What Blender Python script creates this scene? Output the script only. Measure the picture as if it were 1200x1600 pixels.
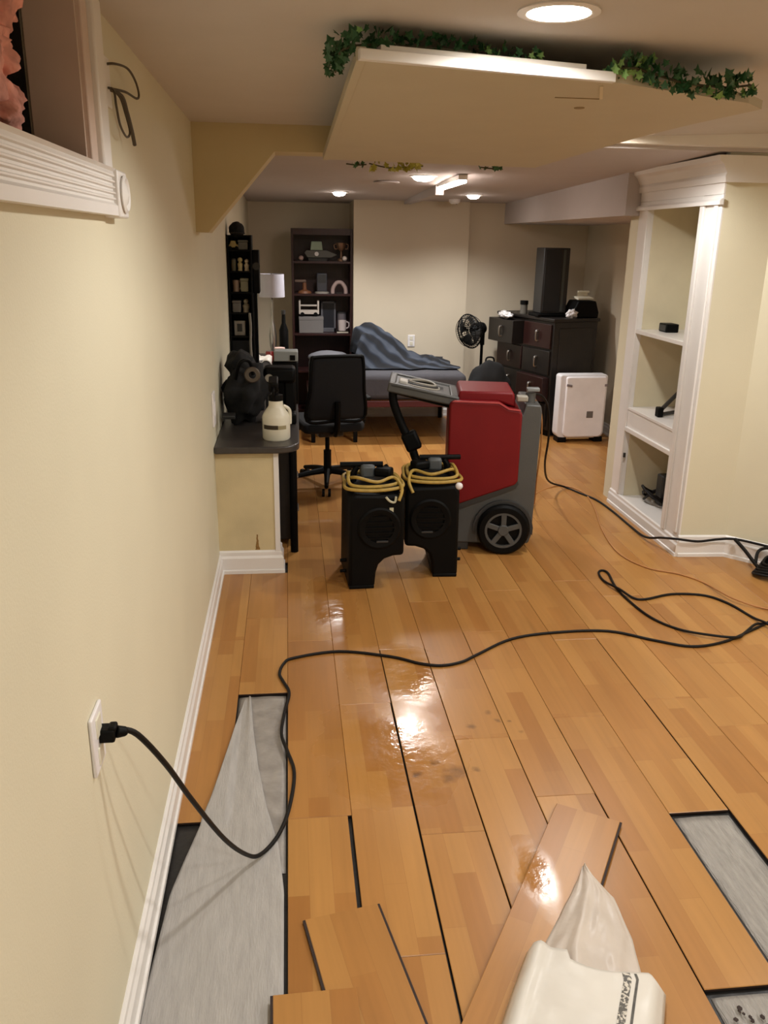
import bpy, bmesh, math, random
from mathutils import Vector, Matrix, noise
for o in list(bpy.data.objects): bpy.data.objects.remove(o)
random.seed(7)
SC = bpy.context.scene
COL = SC.collection
R = math.radians

# ------------------------------------------------------------------ camera
cam_d = bpy.data.cameras.new('camera')
cam = bpy.data.objects.new('camera', cam_d); COL.objects.link(cam)
FPX = 1303.4
cam_d.sensor_fit = 'VERTICAL'; cam_d.sensor_height = 24.0; cam_d.sensor_width = 18.0
cam_d.lens = FPX / 1600 * 24.0
cam_d.clip_start = 0.05
RM = ((0.9939163, -0.0189959, 0.1084875), (-0.1090281, -0.3091823, 0.9447323), (0.0155964, -0.9508131, -0.3093724))
M = Matrix(((RM[0][0], -RM[0][1], -RM[0][2], 0.0), (RM[1][0], -RM[1][1], -RM[1][2], 0.0), (RM[2][0], -RM[2][1], -RM[2][2], 1.70), (0, 0, 0, 1)))
cam.matrix_world = M
SC.camera = cam

# ------------------------------------------------------------------ world, exposure
w = bpy.data.worlds.new('world'); SC.world = w; w.use_nodes = True
w.node_tree.nodes['Background'].inputs[0].default_value = (0.9, 0.85, 0.8, 1)
w.node_tree.nodes['Background'].inputs[1].default_value = 0.01
SC.view_settings.view_transform = 'Standard'
SC.view_settings.look = 'None'
SC.view_settings.gamma = 1.0
SC.view_settings.use_curve_mapping = False
SC.view_settings.exposure = 0.0
POWER_FRONT = 71.0
POWER_HIDDEN = 85.0
POWER_BACK = 84.0

# ------------------------------------------------------------------ materials
def lin(c):
    c = c / 255.0
    return c / 12.92 if c <= 0.04045 else ((c + 0.055) / 1.055) ** 2.4
def rgb(r, g, b): return (lin(r), lin(g), lin(b), 1.0)
MATS = {}
def mat(name, col, rough=0.5, metal=0.0, bump=0.0, bscale=60.0, var=0.0, vscale=6.0, spec=0.5, stretch=None):
    if name in MATS: return MATS[name]
    m = bpy.data.materials.new(name); m.use_nodes = True; nt = m.node_tree
    b = nt.nodes['Principled BSDF']
    b.inputs['Base Color'].default_value = rgb(*col)
    b.inputs['Roughness'].default_value = rough
    b.inputs['Metallic'].default_value = metal
    b.inputs['Specular IOR Level'].default_value = spec
    tc = nt.nodes.new('ShaderNodeTexCoord'); vec = tc.outputs['Object']
    if stretch:
        mp = nt.nodes.new('ShaderNodeMapping'); mp.inputs['Scale'].default_value = stretch
        nt.links.new(vec, mp.inputs[0]); vec = mp.outputs[0]
    if var <= 0: var = 0.05
    n = nt.nodes.new('ShaderNodeTexNoise'); n.inputs['Scale'].default_value = vscale; n.inputs['Detail'].default_value = 3
    nt.links.new(vec, n.inputs['Vector'])
    r = nt.nodes.new('ShaderNodeMapRange'); r.inputs[1].default_value = 0.3; r.inputs[2].default_value = 0.7
    r.inputs[3].default_value = 1 - var; r.inputs[4].default_value = 1 + var
    nt.links.new(n.outputs[0], r.inputs[0])
    mx = nt.nodes.new('ShaderNodeMix'); mx.data_type = 'RGBA'; mx.blend_type = 'MULTIPLY'; mx.inputs[0].default_value = 1
    mx.inputs[6].default_value = rgb(*col); nt.links.new(r.outputs[0], mx.inputs[7])
    nt.links.new(mx.outputs[2], b.inputs['Base Color'])
    if bump > 0:
        n2 = nt.nodes.new('ShaderNodeTexNoise'); n2.inputs['Scale'].default_value = bscale; n2.inputs['Detail'].default_value = 2
        nt.links.new(vec, n2.inputs['Vector'])
        bp = nt.nodes.new('ShaderNodeBump'); bp.inputs['Strength'].default_value = bump; bp.inputs['Distance'].default_value = 0.01
        nt.links.new(n2.outputs[0], bp.inputs['Height']); nt.links.new(bp.outputs[0], b.inputs['Normal'])
    MATS[name] = m
    return m
def emat(name, col, strength):
    m = bpy.data.materials.new(name); m.use_nodes = True; nt = m.node_tree
    b = nt.nodes['Principled BSDF']
    b.inputs['Base Color'].default_value = rgb(*col)
    b.inputs['Emission Color'].default_value = rgb(*col); b.inputs['Emission Strength'].default_value = strength
    MATS[name] = m
    return m

def wood_material():
    m = bpy.data.materials.new('laminate_beech'); m.use_nodes = True; nt = m.node_tree; N = nt.nodes; L = nt.links
    b = N['Principled BSDF']
    tc = N.new('ShaderNodeTexCoord'); oi = N.new('ShaderNodeObjectInfo')
    sep = N.new('ShaderNodeSeparateXYZ'); L.new(tc.outputs['Object'], sep.inputs[0])
    def math_(op, a, bb=None, clamp=False):
        n = N.new('ShaderNodeMath'); n.operation = op; n.use_clamp = clamp
        for i, v in enumerate((a, bb)):
            if v is None: continue
            if isinstance(v, (int, float)): n.inputs[i].default_value = v
            else: L.new(v, n.inputs[i])
        return n.outputs[0]
    rx = math_('MULTIPLY', oi.outputs['Random'], 37.0)
    ry = math_('MULTIPLY', math_('FLOOR', math_('MULTIPLY', oi.outputs['Random'], 90.0)), 0.1989)
    cx = math_('ADD', sep.outputs[1], rx)
    cy = math_('ADD', math_('ADD', sep.outputs[0], 0.0994), ry)
    cmb = N.new('ShaderNodeCombineXYZ'); L.new(cx, cmb.inputs[0]); L.new(cy, cmb.inputs[1])
    br = N.new('ShaderNodeTexBrick'); L.new(cmb.outputs[0], br.inputs['Vector'])
    br.offset = 0.37; br.offset_frequency = 2; br.squash = 1.0
    br.inputs['Color1'].default_value = rgb(176, 127, 69); br.inputs['Color2'].default_value = rgb(158, 106, 53)
    br.inputs['Mortar'].default_value = rgb(158, 110, 58)
    br.inputs['Scale'].default_value = 1.0; br.inputs['Mortar Size'].default_value = 0.0006; br.inputs['Mortar Smooth'].default_value = 0.2
    br.inputs['Brick Width'].default_value = 0.52; br.inputs['Row Height'].default_value = 0.0663; br.inputs['Bias'].default_value = -0.1
    # grain
    mp = N.new('ShaderNodeMapping'); mp.inputs['Scale'].default_value = (3.0, 60.0, 1.0); L.new(cmb.outputs[0], mp.inputs[0])
    g = N.new('ShaderNodeTexNoise'); g.inputs['Scale'].default_value = 1.0; g.inputs['Detail'].default_value = 4; L.new(mp.outputs[0], g.inputs['Vector'])
    mp2 = N.new('ShaderNodeMapping'); mp2.inputs['Scale'].default_value = (1.4, 9.0, 1.0); L.new(cmb.outputs[0], mp2.inputs[0])
    g2 = N.new('ShaderNodeTexNoise'); g2.inputs['Scale'].default_value = 1.0; g2.inputs['Detail'].default_value = 2; L.new(mp2.outputs[0], g2.inputs['Vector'])
    f = math_('ADD', math_('MULTIPLY', g.outputs[0], 0.22), math_('MULTIPLY', g2.outputs[0], 0.35))
    f = math_('ADD', f, 0.70)
    mx = N.new('ShaderNodeMix'); mx.data_type = 'RGBA'; mx.blend_type = 'MULTIPLY'; mx.inputs[0].default_value = 1
    L.new(br.outputs['Color'], mx.inputs[6]); L.new(f, mx.inputs[7])
    # stains left by the water, at their places on the floor
    geo = N.new('ShaderNodeNewGeometry')
    dn = N.new('ShaderNodeTexNoise'); dn.inputs['Scale'].default_value = 30; L.new(geo.outputs['Position'], dn.inputs['Vector'])
    dist = N.new('ShaderNodeMix'); dist.data_type = 'RGBA'; dist.inputs[0].default_value = 0.03
    L.new(geo.outputs['Position'], dist.inputs[6]); L.new(dn.outputs['Color'], dist.inputs[7])
    stain = None
    for (x, y, r) in ((0.47, 2.42, 0.022), (0.53, 2.36, 0.045), (0.60, 2.37, 0.018), (0.50, 2.33, 0.03), (0.72, 2.72, 0.016), (0.745, 2.66, 0.018), (0.64, 2.63, 0.022), (0.79, 2.65, 0.012), (0.81, 2.58, 0.012), (0.40, 2.36, 0.02)):
        d = N.new('ShaderNodeVectorMath'); d.operation = 'DISTANCE'; L.new(dist.outputs[2], d.inputs[0]); d.inputs[1].default_value = (x * 0.97 + 0.015, y * 0.97 + 0.015, 0.015)
        mr = N.new('ShaderNodeMapRange'); mr.inputs[1].default_value = r; mr.inputs[2].default_value = r * 0.35; mr.inputs[3].default_value = 0; mr.inputs[4].default_value = 1
        L.new(d.outputs['Value'], mr.inputs[0])
        stain = mr.outputs[0] if stain is None else math_('MAXIMUM', stain, mr.outputs[0])
    sfac = math_('MULTIPLY', stain, math_('ADD', math_('MULTIPLY', dn.outputs[0], 0.9), 0.05))
    mx2 = N.new('ShaderNodeMix'); mx2.data_type = 'RGBA'; L.new(sfac, mx2.inputs[0]); L.new(mx.outputs[2], mx2.inputs[6]); mx2.inputs[7].default_value = rgb(70, 44, 26)
    L.new(mx2.outputs[2], b.inputs['Base Color'])
    # wet film: puddled patches with their own outline
    pn = N.new('ShaderNodeTexNoise'); pn.inputs['Scale'].default_value = 5.0; pn.inputs['Detail'].default_value = 3; L.new(geo.outputs['Position'], pn.inputs['Vector'])
    wet = None
    for (x, y, sx, sy) in ((0.33, 2.50, 0.42, 0.55), (0.42, 3.05, 0.35, 0.45), (0.18, 3.75, 0.22, 0.6), (0.66, 1.86, 0.10, 0.30)):
        v = N.new('ShaderNodeVectorMath'); v.operation = 'SUBTRACT'; L.new(geo.outputs['Position'], v.inputs[0]); v.inputs[1].default_value = (x, y, 0)
        v2 = N.new('ShaderNodeVectorMath'); v2.operation = 'DIVIDE'; L.new(v.outputs[0], v2.inputs[0]); v2.inputs[1].default_value = (sx, sy, 1)
        ln = N.new('ShaderNodeVectorMath'); ln.operation = 'LENGTH'; L.new(v2.outputs[0], ln.inputs[0])
        mr = N.new('ShaderNodeMapRange'); mr.inputs[1].default_value = 1.0; mr.inputs[2].default_value = 0.3; mr.inputs[3].default_value = 0; mr.inputs[4].default_value = 1
        L.new(ln.outputs['Value'], mr.inputs[0])
        wet = mr.outputs[0] if wet is None else math_('MAXIMUM', wet, mr.outputs[0])
    wm = N.new('ShaderNodeMapRange'); wm.inputs[1].default_value = 0.55; wm.inputs[2].default_value = 0.92
    L.new(math_('ADD', math_('MULTIPLY', wet, 0.55), math_('MULTIPLY', pn.outputs[0], 0.62)), wm.inputs[0])
    rr = N.new('ShaderNodeMapRange'); rr.inputs[3].default_value = 0.33; rr.inputs[4].default_value = 0.06
    L.new(wm.outputs[0], rr.inputs[0]); L.new(rr.outputs[0], b.inputs['Roughness'])
    # ripples
    rn = N.new('ShaderNodeTexNoise'); rn.inputs['Scale'].default_value = 26.0; rn.inputs['Detail'].default_value = 3; L.new(geo.outputs['Position'], rn.inputs['Vector'])
    bp = N.new('ShaderNodeBump'); bp.inputs['Distance'].default_value = 0.004
    L.new(math_('ADD', math_('MULTIPLY', wm.outputs[0], 0.22), 0.05), bp.inputs['Strength']); L.new(rn.outputs[0], bp.inputs['Height'])
    L.new(bp.outputs[0], b.inputs['Normal'])
    MATS['laminate_beech'] = m
    return m
WOOD = wood_material()
WALL = mat('cream_wall_paint', (214, 207, 182), 0.55, bump=0.06, bscale=180, var=0.03, vscale=2)
CEIL = mat('ceiling_paint', (196, 190, 184), 0.8, bump=0.05, bscale=200, var=0.02)
CEILB = mat('back_ceiling_paint', (186, 178, 176), 0.8, bump=0.05, bscale=200, var=0.02)
BACKW = mat('back_wall_paint', (206, 194, 172), 0.6, bump=0.05, bscale=180, var=0.03, vscale=2)
WHITE = mat('white_trim_gloss', (228, 224, 220), 0.32, var=0.02)
SUBF = mat('dark_vapour_barrier', (34, 32, 31), 0.45, bump=0.3, bscale=30, var=0.3, vscale=12)
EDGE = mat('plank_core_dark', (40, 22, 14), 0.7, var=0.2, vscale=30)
BLACK = mat('black_plastic', (5, 5, 5), 0.55, bump=0.08, bscale=250, var=0.15, spec=0.14)
BLACKM = mat('black_matte_fabric', (9, 9, 10), 0.9, bump=0.4, bscale=300, var=0.2)
CORD = mat('black_cord_rubber', (15, 11, 9), 0.55, var=0.15, vscale=60, spec=0.25)
GREY = mat('grey_plastic', (74, 74, 72), 0.5, bump=0.1, bscale=220, var=0.06)
DGREY = mat('dark_grey_plastic', (48, 47, 46), 0.5, var=0.1)
RED = mat('red_moulded_plastic', (112, 10, 16), 0.5, bump=0.05, bscale=200, var=0.06, spec=0.3)
YEL = mat('yellow_cord', (168, 138, 62), 0.55, var=0.15, vscale=40)
CHROME = mat('brushed_metal', (170, 168, 165), 0.3, metal=1.0, var=0.05)
OFFW = mat('off_white_plastic', (226, 222, 222), 0.38, var=0.02)
CREAMP = mat('cream_plastic', (216, 210, 190), 0.4, var=0.03)
CHERRY = mat('dark_cherry_wood', (44, 15, 14), 0.4, var=0.25, vscale=4, stretch=(20, 20, 1.5))
ESPR = mat('espresso_wood', (27, 22, 19), 0.42, var=0.2, vscale=4, stretch=(20, 20, 2))
COUNT = mat('charcoal_counter', (58, 53, 50), 0.35, var=0.15, vscale=40)
SHEET = mat('grey_bed_sheet', (66, 65, 70), 0.9, bump=0.3, bscale=25, var=0.06)
LEAF = mat('ivy_green', (38, 84, 46), 0.5, var=0.35, vscale=9)
LEAF2 = mat('ivy_light_green', (120, 160, 90), 0.5, var=0.3, vscale=9)
LEAF3 = mat('ivy_backlit_green', (170, 165, 70), 0.5, var=0.2, vscale=9)  # lamp light from behind is painted into this leaf colour
STEM = mat('vine_stem', (62, 58, 34), 0.7, var=0.2)
PINK = mat('pink_fibreglass', (222, 158, 146), 0.95, bump=0.8, bscale=45, var=0.3, vscale=18)
JAMB = mat('brown_grey_jamb', (206, 186, 174), 0.6, var=0.05)
PAPER = mat('white_plastic_wrap', (212, 206, 196), 0.38, bump=0.35, bscale=14, var=0.04)
FOAM = mat('grey_foam_underlay', (166, 162, 158), 0.45, bump=0.25, bscale=40, var=0.10, vscale=10, stretch=(6, 1, 1))
SILV = mat('silver_underlay', (150, 145, 139), 0.35, bump=0.5, bscale=28, var=0.18, vscale=9, stretch=(9, 1.2, 1))
TAN = mat('tan_hose', (172, 118, 66), 0.5, var=0.1)
SHADE = mat('lamp_shade_fabric', (176, 174, 184), 0.9, bump=0.1, bscale=300)

# ------------------------------------------------------------------ mesh builder
def catmull(pts, n=6, closed=False):
    P = [Vector(p) for p in pts]; out = []
    m = len(P)
    for i in range(m if closed else m - 1):
        p0 = P[(i - 1) % m] if (closed or i > 0) else P[0]
        p1 = P[i]; p2 = P[(i + 1) % m]
        p3 = P[(i + 2) % m] if (closed or i + 2 < m) else P[-1]
        for k in range(n):
            t = k / n
            out.append(0.5 * ((2 * p1) + (p2 - p0) * t + (2 * p0 - 5 * p1 + 4 * p2 - p3) * t * t + (3 * p1 - p0 - 3 * p2 + p3) * t ** 3))
    if not closed: out.append(P[-1])
    return out
class B:
    def __init__(s): s.bm = bmesh.new()
    def box(s, c, size, rz=0, rx=0, ry=0):
        g = bmesh.ops.create_cube(s.bm, size=1.0)
        mt = Matrix.Translation(c) @ Matrix.Rotation(rz, 4, 'Z') @ Matrix.Rotation(ry, 4, 'Y') @ Matrix.Rotation(rx, 4, 'X') @ Matrix.Diagonal((*size, 1))
        bmesh.ops.transform(s.bm, matrix=mt, verts=g['verts']); return s
    def bx(s, x0, x1, y0, y1, z0, z1):
        return s.box(((x0 + x1) / 2, (y0 + y1) / 2, (z0 + z1) / 2), (abs(x1 - x0), abs(y1 - y0), abs(z1 - z0)))
    def cyl(s, p0, p1, r0, r1=None, n=16):
        p0 = Vector(p0); p1 = Vector(p1); d = p1 - p0
        if r1 is None: r1 = r0
        g = bmesh.ops.create_cone(s.bm, cap_ends=True, segments=n, radius1=r0, radius2=r1, depth=d.length)
        q = Vector((0, 0, 1)).rotation_difference(d.normalized())
        bmesh.ops.transform(s.bm, matrix=Matrix.Translation((p0 + p1) / 2) @ q.to_matrix().to_4x4(), verts=g['verts']); return s
    def tube(s, pts, r, n=8, closed=False, smooth=6, rs=None):
        P = catmull(pts, smooth, closed) if smooth else [Vector(p) for p in pts]
        m = len(P); rings = []; up = None
        for i in range(m):
            a = P[(i - 1) % m] if (closed or i > 0) else P[i]; b2 = P[(i + 1) % m] if (closed or i < m - 1) else P[i]
            t = (b2 - a)
            if t.length < 1e-9: t = Vector((0, 0, 1))
            t.normalize()
            if up is None:
                up = Vector((0, 0, 1)) if abs(t.z) < 0.9 else Vector((1, 0, 0))
            u = up - t * up.dot(t)
            if u.length < 1e-5: u = t.orthogonal()
            u.normalize(); v = t.cross(u); up = u
            rr = r if rs is None else rs[0] + (rs[1] - rs[0]) * i / max(1, m - 1)
            rings.append([s.bm.verts.new(P[i] + rr * (math.cos(2 * math.pi * k / n) * u + math.sin(2 * math.pi * k / n) * v)) for k in range(n)])
        for i in range(m if closed else m - 1):
            A = rings[i]; C2 = rings[(i + 1) % m]
            for k in range(n):
                s.bm.faces.new((A[k], A[(k + 1) % n], C2[(k + 1) % n], C2[k]))
        if not closed:
            s.bm.faces.new(rings[0][::-1]); s.bm.faces.new(rings[-1])
        return s
    def prism(s, poly, axis, a0, a1):
        def P(u, v, a): return {'x': (a, u, v), 'y': (u, a, v), 'z': (u, v, a)}[axis]
        A = [s.bm.verts.new(P(u, v, a0)) for u, v in poly]; C2 = [s.bm.verts.new(P(u, v, a1)) for u, v in poly]
        n = len(poly)
        for i in range(n): s.bm.faces.new((A[i], A[(i + 1) % n], C2[(i + 1) % n], C2[i]))
        s.bm.faces.new(A[::-1]); s.bm.faces.new(C2); return s
    def lathe(s, prof, n=24, c=(0, 0, 0), axis='z', ring=False):
        rings = []
        for r, z in prof:
            ring = []
            for k in range(n):
                a = 2 * math.pi * k / n; p = (r * math.cos(a), r * math.sin(a), z)
                if axis == 'y': p = (p[0], p[2], p[1])
                if axis == 'x': p = (p[2], p[0], p[1])
                ring.append(s.bm.verts.new(Vector(p) + Vector(c)))
            rings.append(ring)
        for A, C2 in zip(rings, rings[1:] + (rings[:1] if ring else [])):
            for k in range(n): s.bm.faces.new((A[k], A[(k + 1) % n], C2[(k + 1) % n], C2[k]))
        if not ring: s.bm.faces.new(rings[0][::-1]); s.bm.faces.new(rings[-1])
        return s
    def ball(s, c, r, sub=2, rough=0.0, fr=8.0):
        g = bmesh.ops.create_icosphere(s.bm, subdivisions=sub, radius=1.0)
        if isinstance(r, (int, float)): r = (r, r, r)
        for v in g['verts']:
            k = 1 + (rough * noise.noise(v.co * fr + Vector(c) * 13) if rough else 0)
            v.co = Vector((v.co.x * r[0] * k, v.co.y * r[1] * k, v.co.z * r[2] * k)) + Vector(c)
        return s
    def grid(s, fn, nu, nv, thick=0.0):
        V = [[s.bm.verts.new(fn(i / nu, j / nv)) for j in range(nv + 1)] for i in range(nu + 1)]
        F = []
        for i in range(nu):
            for j in range(nv): F.append(s.bm.faces.new((V[i][j], V[i + 1][j], V[i + 1][j + 1], V[i][j + 1])))
        return s
    def build(s, name, m, parent=None, bevel=0.0, smooth=False, seg=2, angle=40, solid=0.0):
        bm = s.bm
        bmesh.ops.recalc_face_normals(bm, faces=bm.faces)
        loc = Vector((0, 0, 0))
        if parent is None:
            xs = [v.co for v in bm.verts]
            lo = Vector((min(v.x for v in xs), min(v.y for v in xs), min(v.z for v in xs))); hi = Vector((max(v.x for v in xs), max(v.y for v in xs), max(v.z for v in xs)))
            loc = Vector(((lo.x + hi.x) / 2, (lo.y + hi.y) / 2, lo.z))
            bmesh.ops.translate(bm, verts=bm.verts, vec=-loc)
        me = bpy.data.meshes.new(name); bm.to_mesh(me); bm.free()
        me.materials.append(m)
        o = bpy.data.objects.new(name, me); COL.objects.link(o); o.location = loc
        if parent is not None: o.parent = parent
        if smooth:
            for p in me.polygons: p.use_smooth = True
            me.set_sharp_from_angle(angle=R(angle))
        if solid:
            md = o.modifiers.new('thick', 'SOLIDIFY'); md.thickness = solid; md.offset = 0
        if bevel:
            md = o.modifiers.new('bevel', 'BEVEL'); md.width = bevel; md.segments = seg; md.limit_method = 'ANGLE'; md.angle_limit = R(35); md.harden_normals = False
            for p in me.polygons: p.use_smooth = True
            me.set_sharp_from_angle(angle=R(50))
        return o
def tag(o, label, cat, group=None):
    o['label'] = label; o['category'] = cat
    if group: o['group'] = group
    return o
def struct(o, label=None):
    o['kind'] = 'structure'
    if label: o['label'] = label
    return o
def thing(name, label, cat, loc=(0, 0, 0), rz=0.0, group=None):
    o = bpy.data.objects.new(name, None); COL.objects.link(o); o.empty_display_size = 0.05
    o.location = loc; o.rotation_euler = (0, 0, rz)
    return tag(o, label, cat, group)

# ------------------------------------------------------------------ the room shell
XW = -0.39
def zcf(x): return 2.155 + 0.045 * max(0.0, x - 0.8)
def zcb(y): return 2.15 - 0.0205 * (y - 4.0)

floor = struct(B().bx(XW - 0.1, 3.5, -1.3, 9.0, -0.12, -0.014).build('floor', SUBF), 'dark barrier sheet and laminate plank floor of the basement')
FLZ = floor.location.copy()
PL = {}
def plank_mesh(wd, ln, th=0.009):
    key = (round(wd, 4), round(ln, 4), th)
    if key not in PL:
        bm = bmesh.new(); c = 0.0016
        x, y = wd / 2, ln / 2
        lv = [(x, y, -th), (x, y, -c), (x - c, y - c, 0)]
        rings = []
        for (a, b_, z) in lv: rings.append([bm.verts.new(p) for p in ((-a, -b_, z), (a, -b_, z), (a, b_, z), (-a, b_, z))])
        side = []
        for A, C2 in zip(rings, rings[1:]):
            for k in range(4): side.append(bm.faces.new((A[k], A[(k + 1) % 4], C2[(k + 1) % 4], C2[k])))
        bm.faces.new(rings[0][::-1]); bm.faces.new(rings[-1])
        bmesh.ops.recalc_face_normals(bm, faces=bm.faces)
        me = bpy.data.meshes.new('plank'); bm.to_mesh(me); bm.free()
        me.materials.append(WOOD); me.materials.append(EDGE)
        for p in me.polygons:
            if abs(p.normal.z) < 0.3: p.material_index = 1
        PL[key] = me
    return PL[key]
def plank(x0, x1, y0, y1, z=0.0):
    o = bpy.data.objects.new('plank', plank_mesh(x1 - x0, y1 - y0)); COL.objects.link(o); o.parent = floor
    o.location = Vector(((x0 + x1) / 2, (y0 + y1) / 2, z)) - FLZ
    return o
G = 0.0004
XE = [-0.374, -0.226, -0.034, 0.1635, 0.3630, 0.5630, 0.7620, 0.9595, 1.1585, 1.3580, 1.5565]
x = 1.5565
while x < 3.2: x += 0.1990; XE.append(x)
XE.append(3.39)
WIDE = {0.3630: (0.0028, 2.75), 0.5630: (0.0016, 2.95), 0.7620: (0.0009, 2.9), 0.9595: (0.0016, 2.15), 1.3580: (0.0020, 2.75)}
JO = {0: [2.18, 3.40, 4.18], 1: [2.93, 3.62, 4.18], 2: [-1.2, 0.55, 1.40, 2.17, 3.37, 4.57, 5.77, 6.97, 8.17], 3: [-1.2, 0.42, 1.62, 2.82, 4.02, 5.22, 6.42, 7.62],
      4: [-1.2, -0.34, 0.86, 2.062, 3.26, 4.46, 5.66, 6.86, 8.06], 5: [-1.2, 0.15, 1.35, 2.55, 3.75, 4.95, 6.15, 7.35], 6: [-1.2, -0.2, 1.0, 2.207, 3.40, 4.6, 5.8, 7.0, 8.2],
      7: [1.455, 2.66, 3.86, 5.06, 6.26, 7.46], 8: [2.09, 3.29, 4.49, 5.69, 6.89, 8.09], 9: [-1.2, 0.36, 1.56, 2.759, 3.96, 5.16, 6.36, 7.56]}
for ci in range(len(XE) - 1):
    if ci in JO: j = JO[ci]
    else:
        st = -1.15 + ((ci * 0.47) % 1.15); j = [-1.2]
        while st < 8.3: j.append(st); st += 1.2
    ends = j[1:] + [4.19 if ci < 2 else 8.88]
    for a, b_ in zip(j, ends):
        if b_ - a < 0.03: continue
        x0 = XE[ci] + G; x1 = XE[ci + 1] - G
        if XE[ci] in WIDE and (a + b_) / 2 < WIDE[XE[ci]][1]: x0 += WIDE[XE[ci]][0]
        if XE[ci + 1] in WIDE and (a + b_) / 2 < WIDE[XE[ci + 1]][1]: x1 -= WIDE[XE[ci + 1]][0]
        if ci == 2 and a == 1.40: x1 -= 0.012
        plank(x0, x1, a + G, b_ - G)
for a, b_ in ((4.33, 5.38), (5.38, 6.58), (6.58, 7.78), (7.78, 8.88)):
    plank(-0.374, -0.2265, a, b_ - G); plank(-0.2255, -0.0345, a, b_ - G)

LW = B()
LW.bx(XW - 0.10, XW, -1.3, 0.95, -0.014, 2.35).bx(XW - 0.10, XW, 1.83, 9.0, -0.014, 2.35).bx(XW - 0.10, XW, 0.95, 1.83, -0.014, 1.835)
struct(LW.build('wall_left', WALL), 'cream painted wall running along the left side')
struct(B().bx(XW, 3.5, -1.3, -1.2, -0.014, 2.35).build('wall_front', WALL))
struct(B().bx(3.4, 3.5, -1.2, 3.32, -0.014, 2.35).build('wall_right', WALL), 'cream wall on the right behind the viewer')
fac = [(2.2, 4.285), (2.467, 4.268), (2.636, 4.085), (3.4, 3.30), (3.5, 3.35), (3.5, 4.4), (2.6, 4.4), (2.2, 4.33)]
struct(B().prism(fac, 'z', -0.014, 2.35).build('wall_corner', WALL), 'cream wall bending towards the viewer beside the white built-in')
struct(B().bx(XW, 0.624, 8.90, 9.0, -0.014, 2.3).build('wall_back', BACKW), 'recessed back wall behind the bookcase')
struct(B().bx(0.624, 1.737, 8.33, 9.0, -0.014, 2.3).build('wall_chimney', BACKW), 'projecting pale back wall behind the bed')
struct(B().bx(1.737, 3.05, 8.42, 9.0, -0.014, 2.3).build('wall_alcove', BACKW), 'back wall of the dresser alcove')
struct(B().bx(2.95, 3.05, 5.5, 8.42, -0.014, 2.3).build('wall_alcove_right', BACKW), 'right wall of the dresser alcove')
struct(B().bx(2.205, 3.05, 5.34, 5.5, -0.014, 2.3).build('wall_divider', WALL), 'cream wall end just past the built-in shelves')
# ceilings
def slab(name, m, x0, x1, y0, y1, fz, label):
    b = B(); bm = b.bm
    lo = [bm.verts.new((x, y, fz(x, y))) for x, y in ((x0, y0), (x1, y0), (x1, y1), (x0, y1))]
    hi = [bm.verts.new((v.co.x, v.co.y, 2.42)) for v in lo]
    for i in range(4): bm.faces.new((lo[i], lo[(i + 1) % 4], hi[(i + 1) % 4], hi[i]))
    bm.faces.new(lo); bm.faces.new(hi)
    return struct(b.build(name, m), label)
cb = B()
cb.prism([(XW - 0.1, 2.155), (0.8, 2.155), (3.5, zcf(3.5)), (3.5, 2.42), (XW - 0.1, 2.42)], 'y', -1.3, 4.25)
struct(cb.build('ceiling', CEIL), 'flat painted ceiling over the front of the room')
slab('ceiling_back', CEILB, XW, 3.05, 4.25, 9.0, lambda x, y: zcb(y), 'lower ceiling over the bed area')
bulk = [(XW, 2.17), (XW, 1.722), (-0.338, 1.720), (-0.048, 2.05), (1.18, 2.052), (1.18, 2.20)]
struct(B().prism(bulk, 'y', 3.84, 4.02).build('trim_1', mat('bulkhead_paint', (196, 180, 140), 0.6, var=0.03)), 'cream bulkhead beam with a diagonal brace at the left wall')
struct(B().bx(1.18, 2.60, 4.19, 4.27, 2.162, 2.30).build('trim_2', WHITE), 'white ceiling beam above the built-in shelves')
struct(B().bx(2.10, 2.95, 5.34, 8.42, 1.872, 2.2).build('trim_3', CEILB), 'boxed soffit above the dresser alcove')
struct(B().bx(1.10, 1.16, 6.55, 8.33, 2.03, 2.2).build('trim_4', CEILB), 'thin ceiling batten running to the back wall')
# baseboards
def base_profile(h=0.105, t=0.016): return [(0, 0), (t + 0.006, 0), (t + 0.006, 0.018), (t, 0.022), (t, h * 0.68), (t * 0.6, h * 0.78), (t * 0.55, h * 0.93), (0.002, h), (0, h)]
bp = base_profile()
struct(B().prism([(XW + a, z) for a, z in bp], 'y', -1.2, 4.2).build('baseboard_left', WHITE), 'white baseboard along the left wall')
def base_run(name, pts, h=0.105, t=0.018, label=None, m=None):
    # pts: floor polyline with the room on its right-hand side
    b = B(); prof = base_profile(h, t); n = len(pts); rings = []
    P = [Vector((p[0], p[1], 0)) for p in pts]
    for i in range(n):
        d1 = (P[i] - P[i - 1]).normalized() if i > 0 else (P[1] - P[0]).normalized()
        d2 = (P[i + 1] - P[i]).normalized() if i < n - 1 else d1
        n1 = Vector((d1.y, -d1.x, 0)); n2 = Vector((d2.y, -d2.x, 0)); nn = (n1 + n2); nn = nn / max(0.3, nn.length_squared / 2)
        rings.append([b.bm.verts.new(P[i] + nn * a + Vector((0, 0, z))) for a, z in prof])
    k = len(prof)
    for A, C2 in zip(rings, rings[1:]):
        for j in range(k): b.bm.faces.new((A[j], A[(j + 1) % k], C2[(j + 1) % k], C2[j]))
    b.bm.faces.new(rings[0]); b.bm.faces.new(rings[-1][::-1])
    return struct(b.build(name, m or WHITE), label)
base_run('baseboard_right', [(2.188, 4.284), (2.467, 4.268), (2.636, 4.085), (3.40, 3.30)], 0.125, label='white baseboard around the right-hand corner')
base_run('baseboard_back', [(0.624, 8.33), (1.737, 8.33)], 0.10, label='white baseboard under the bed')
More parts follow.
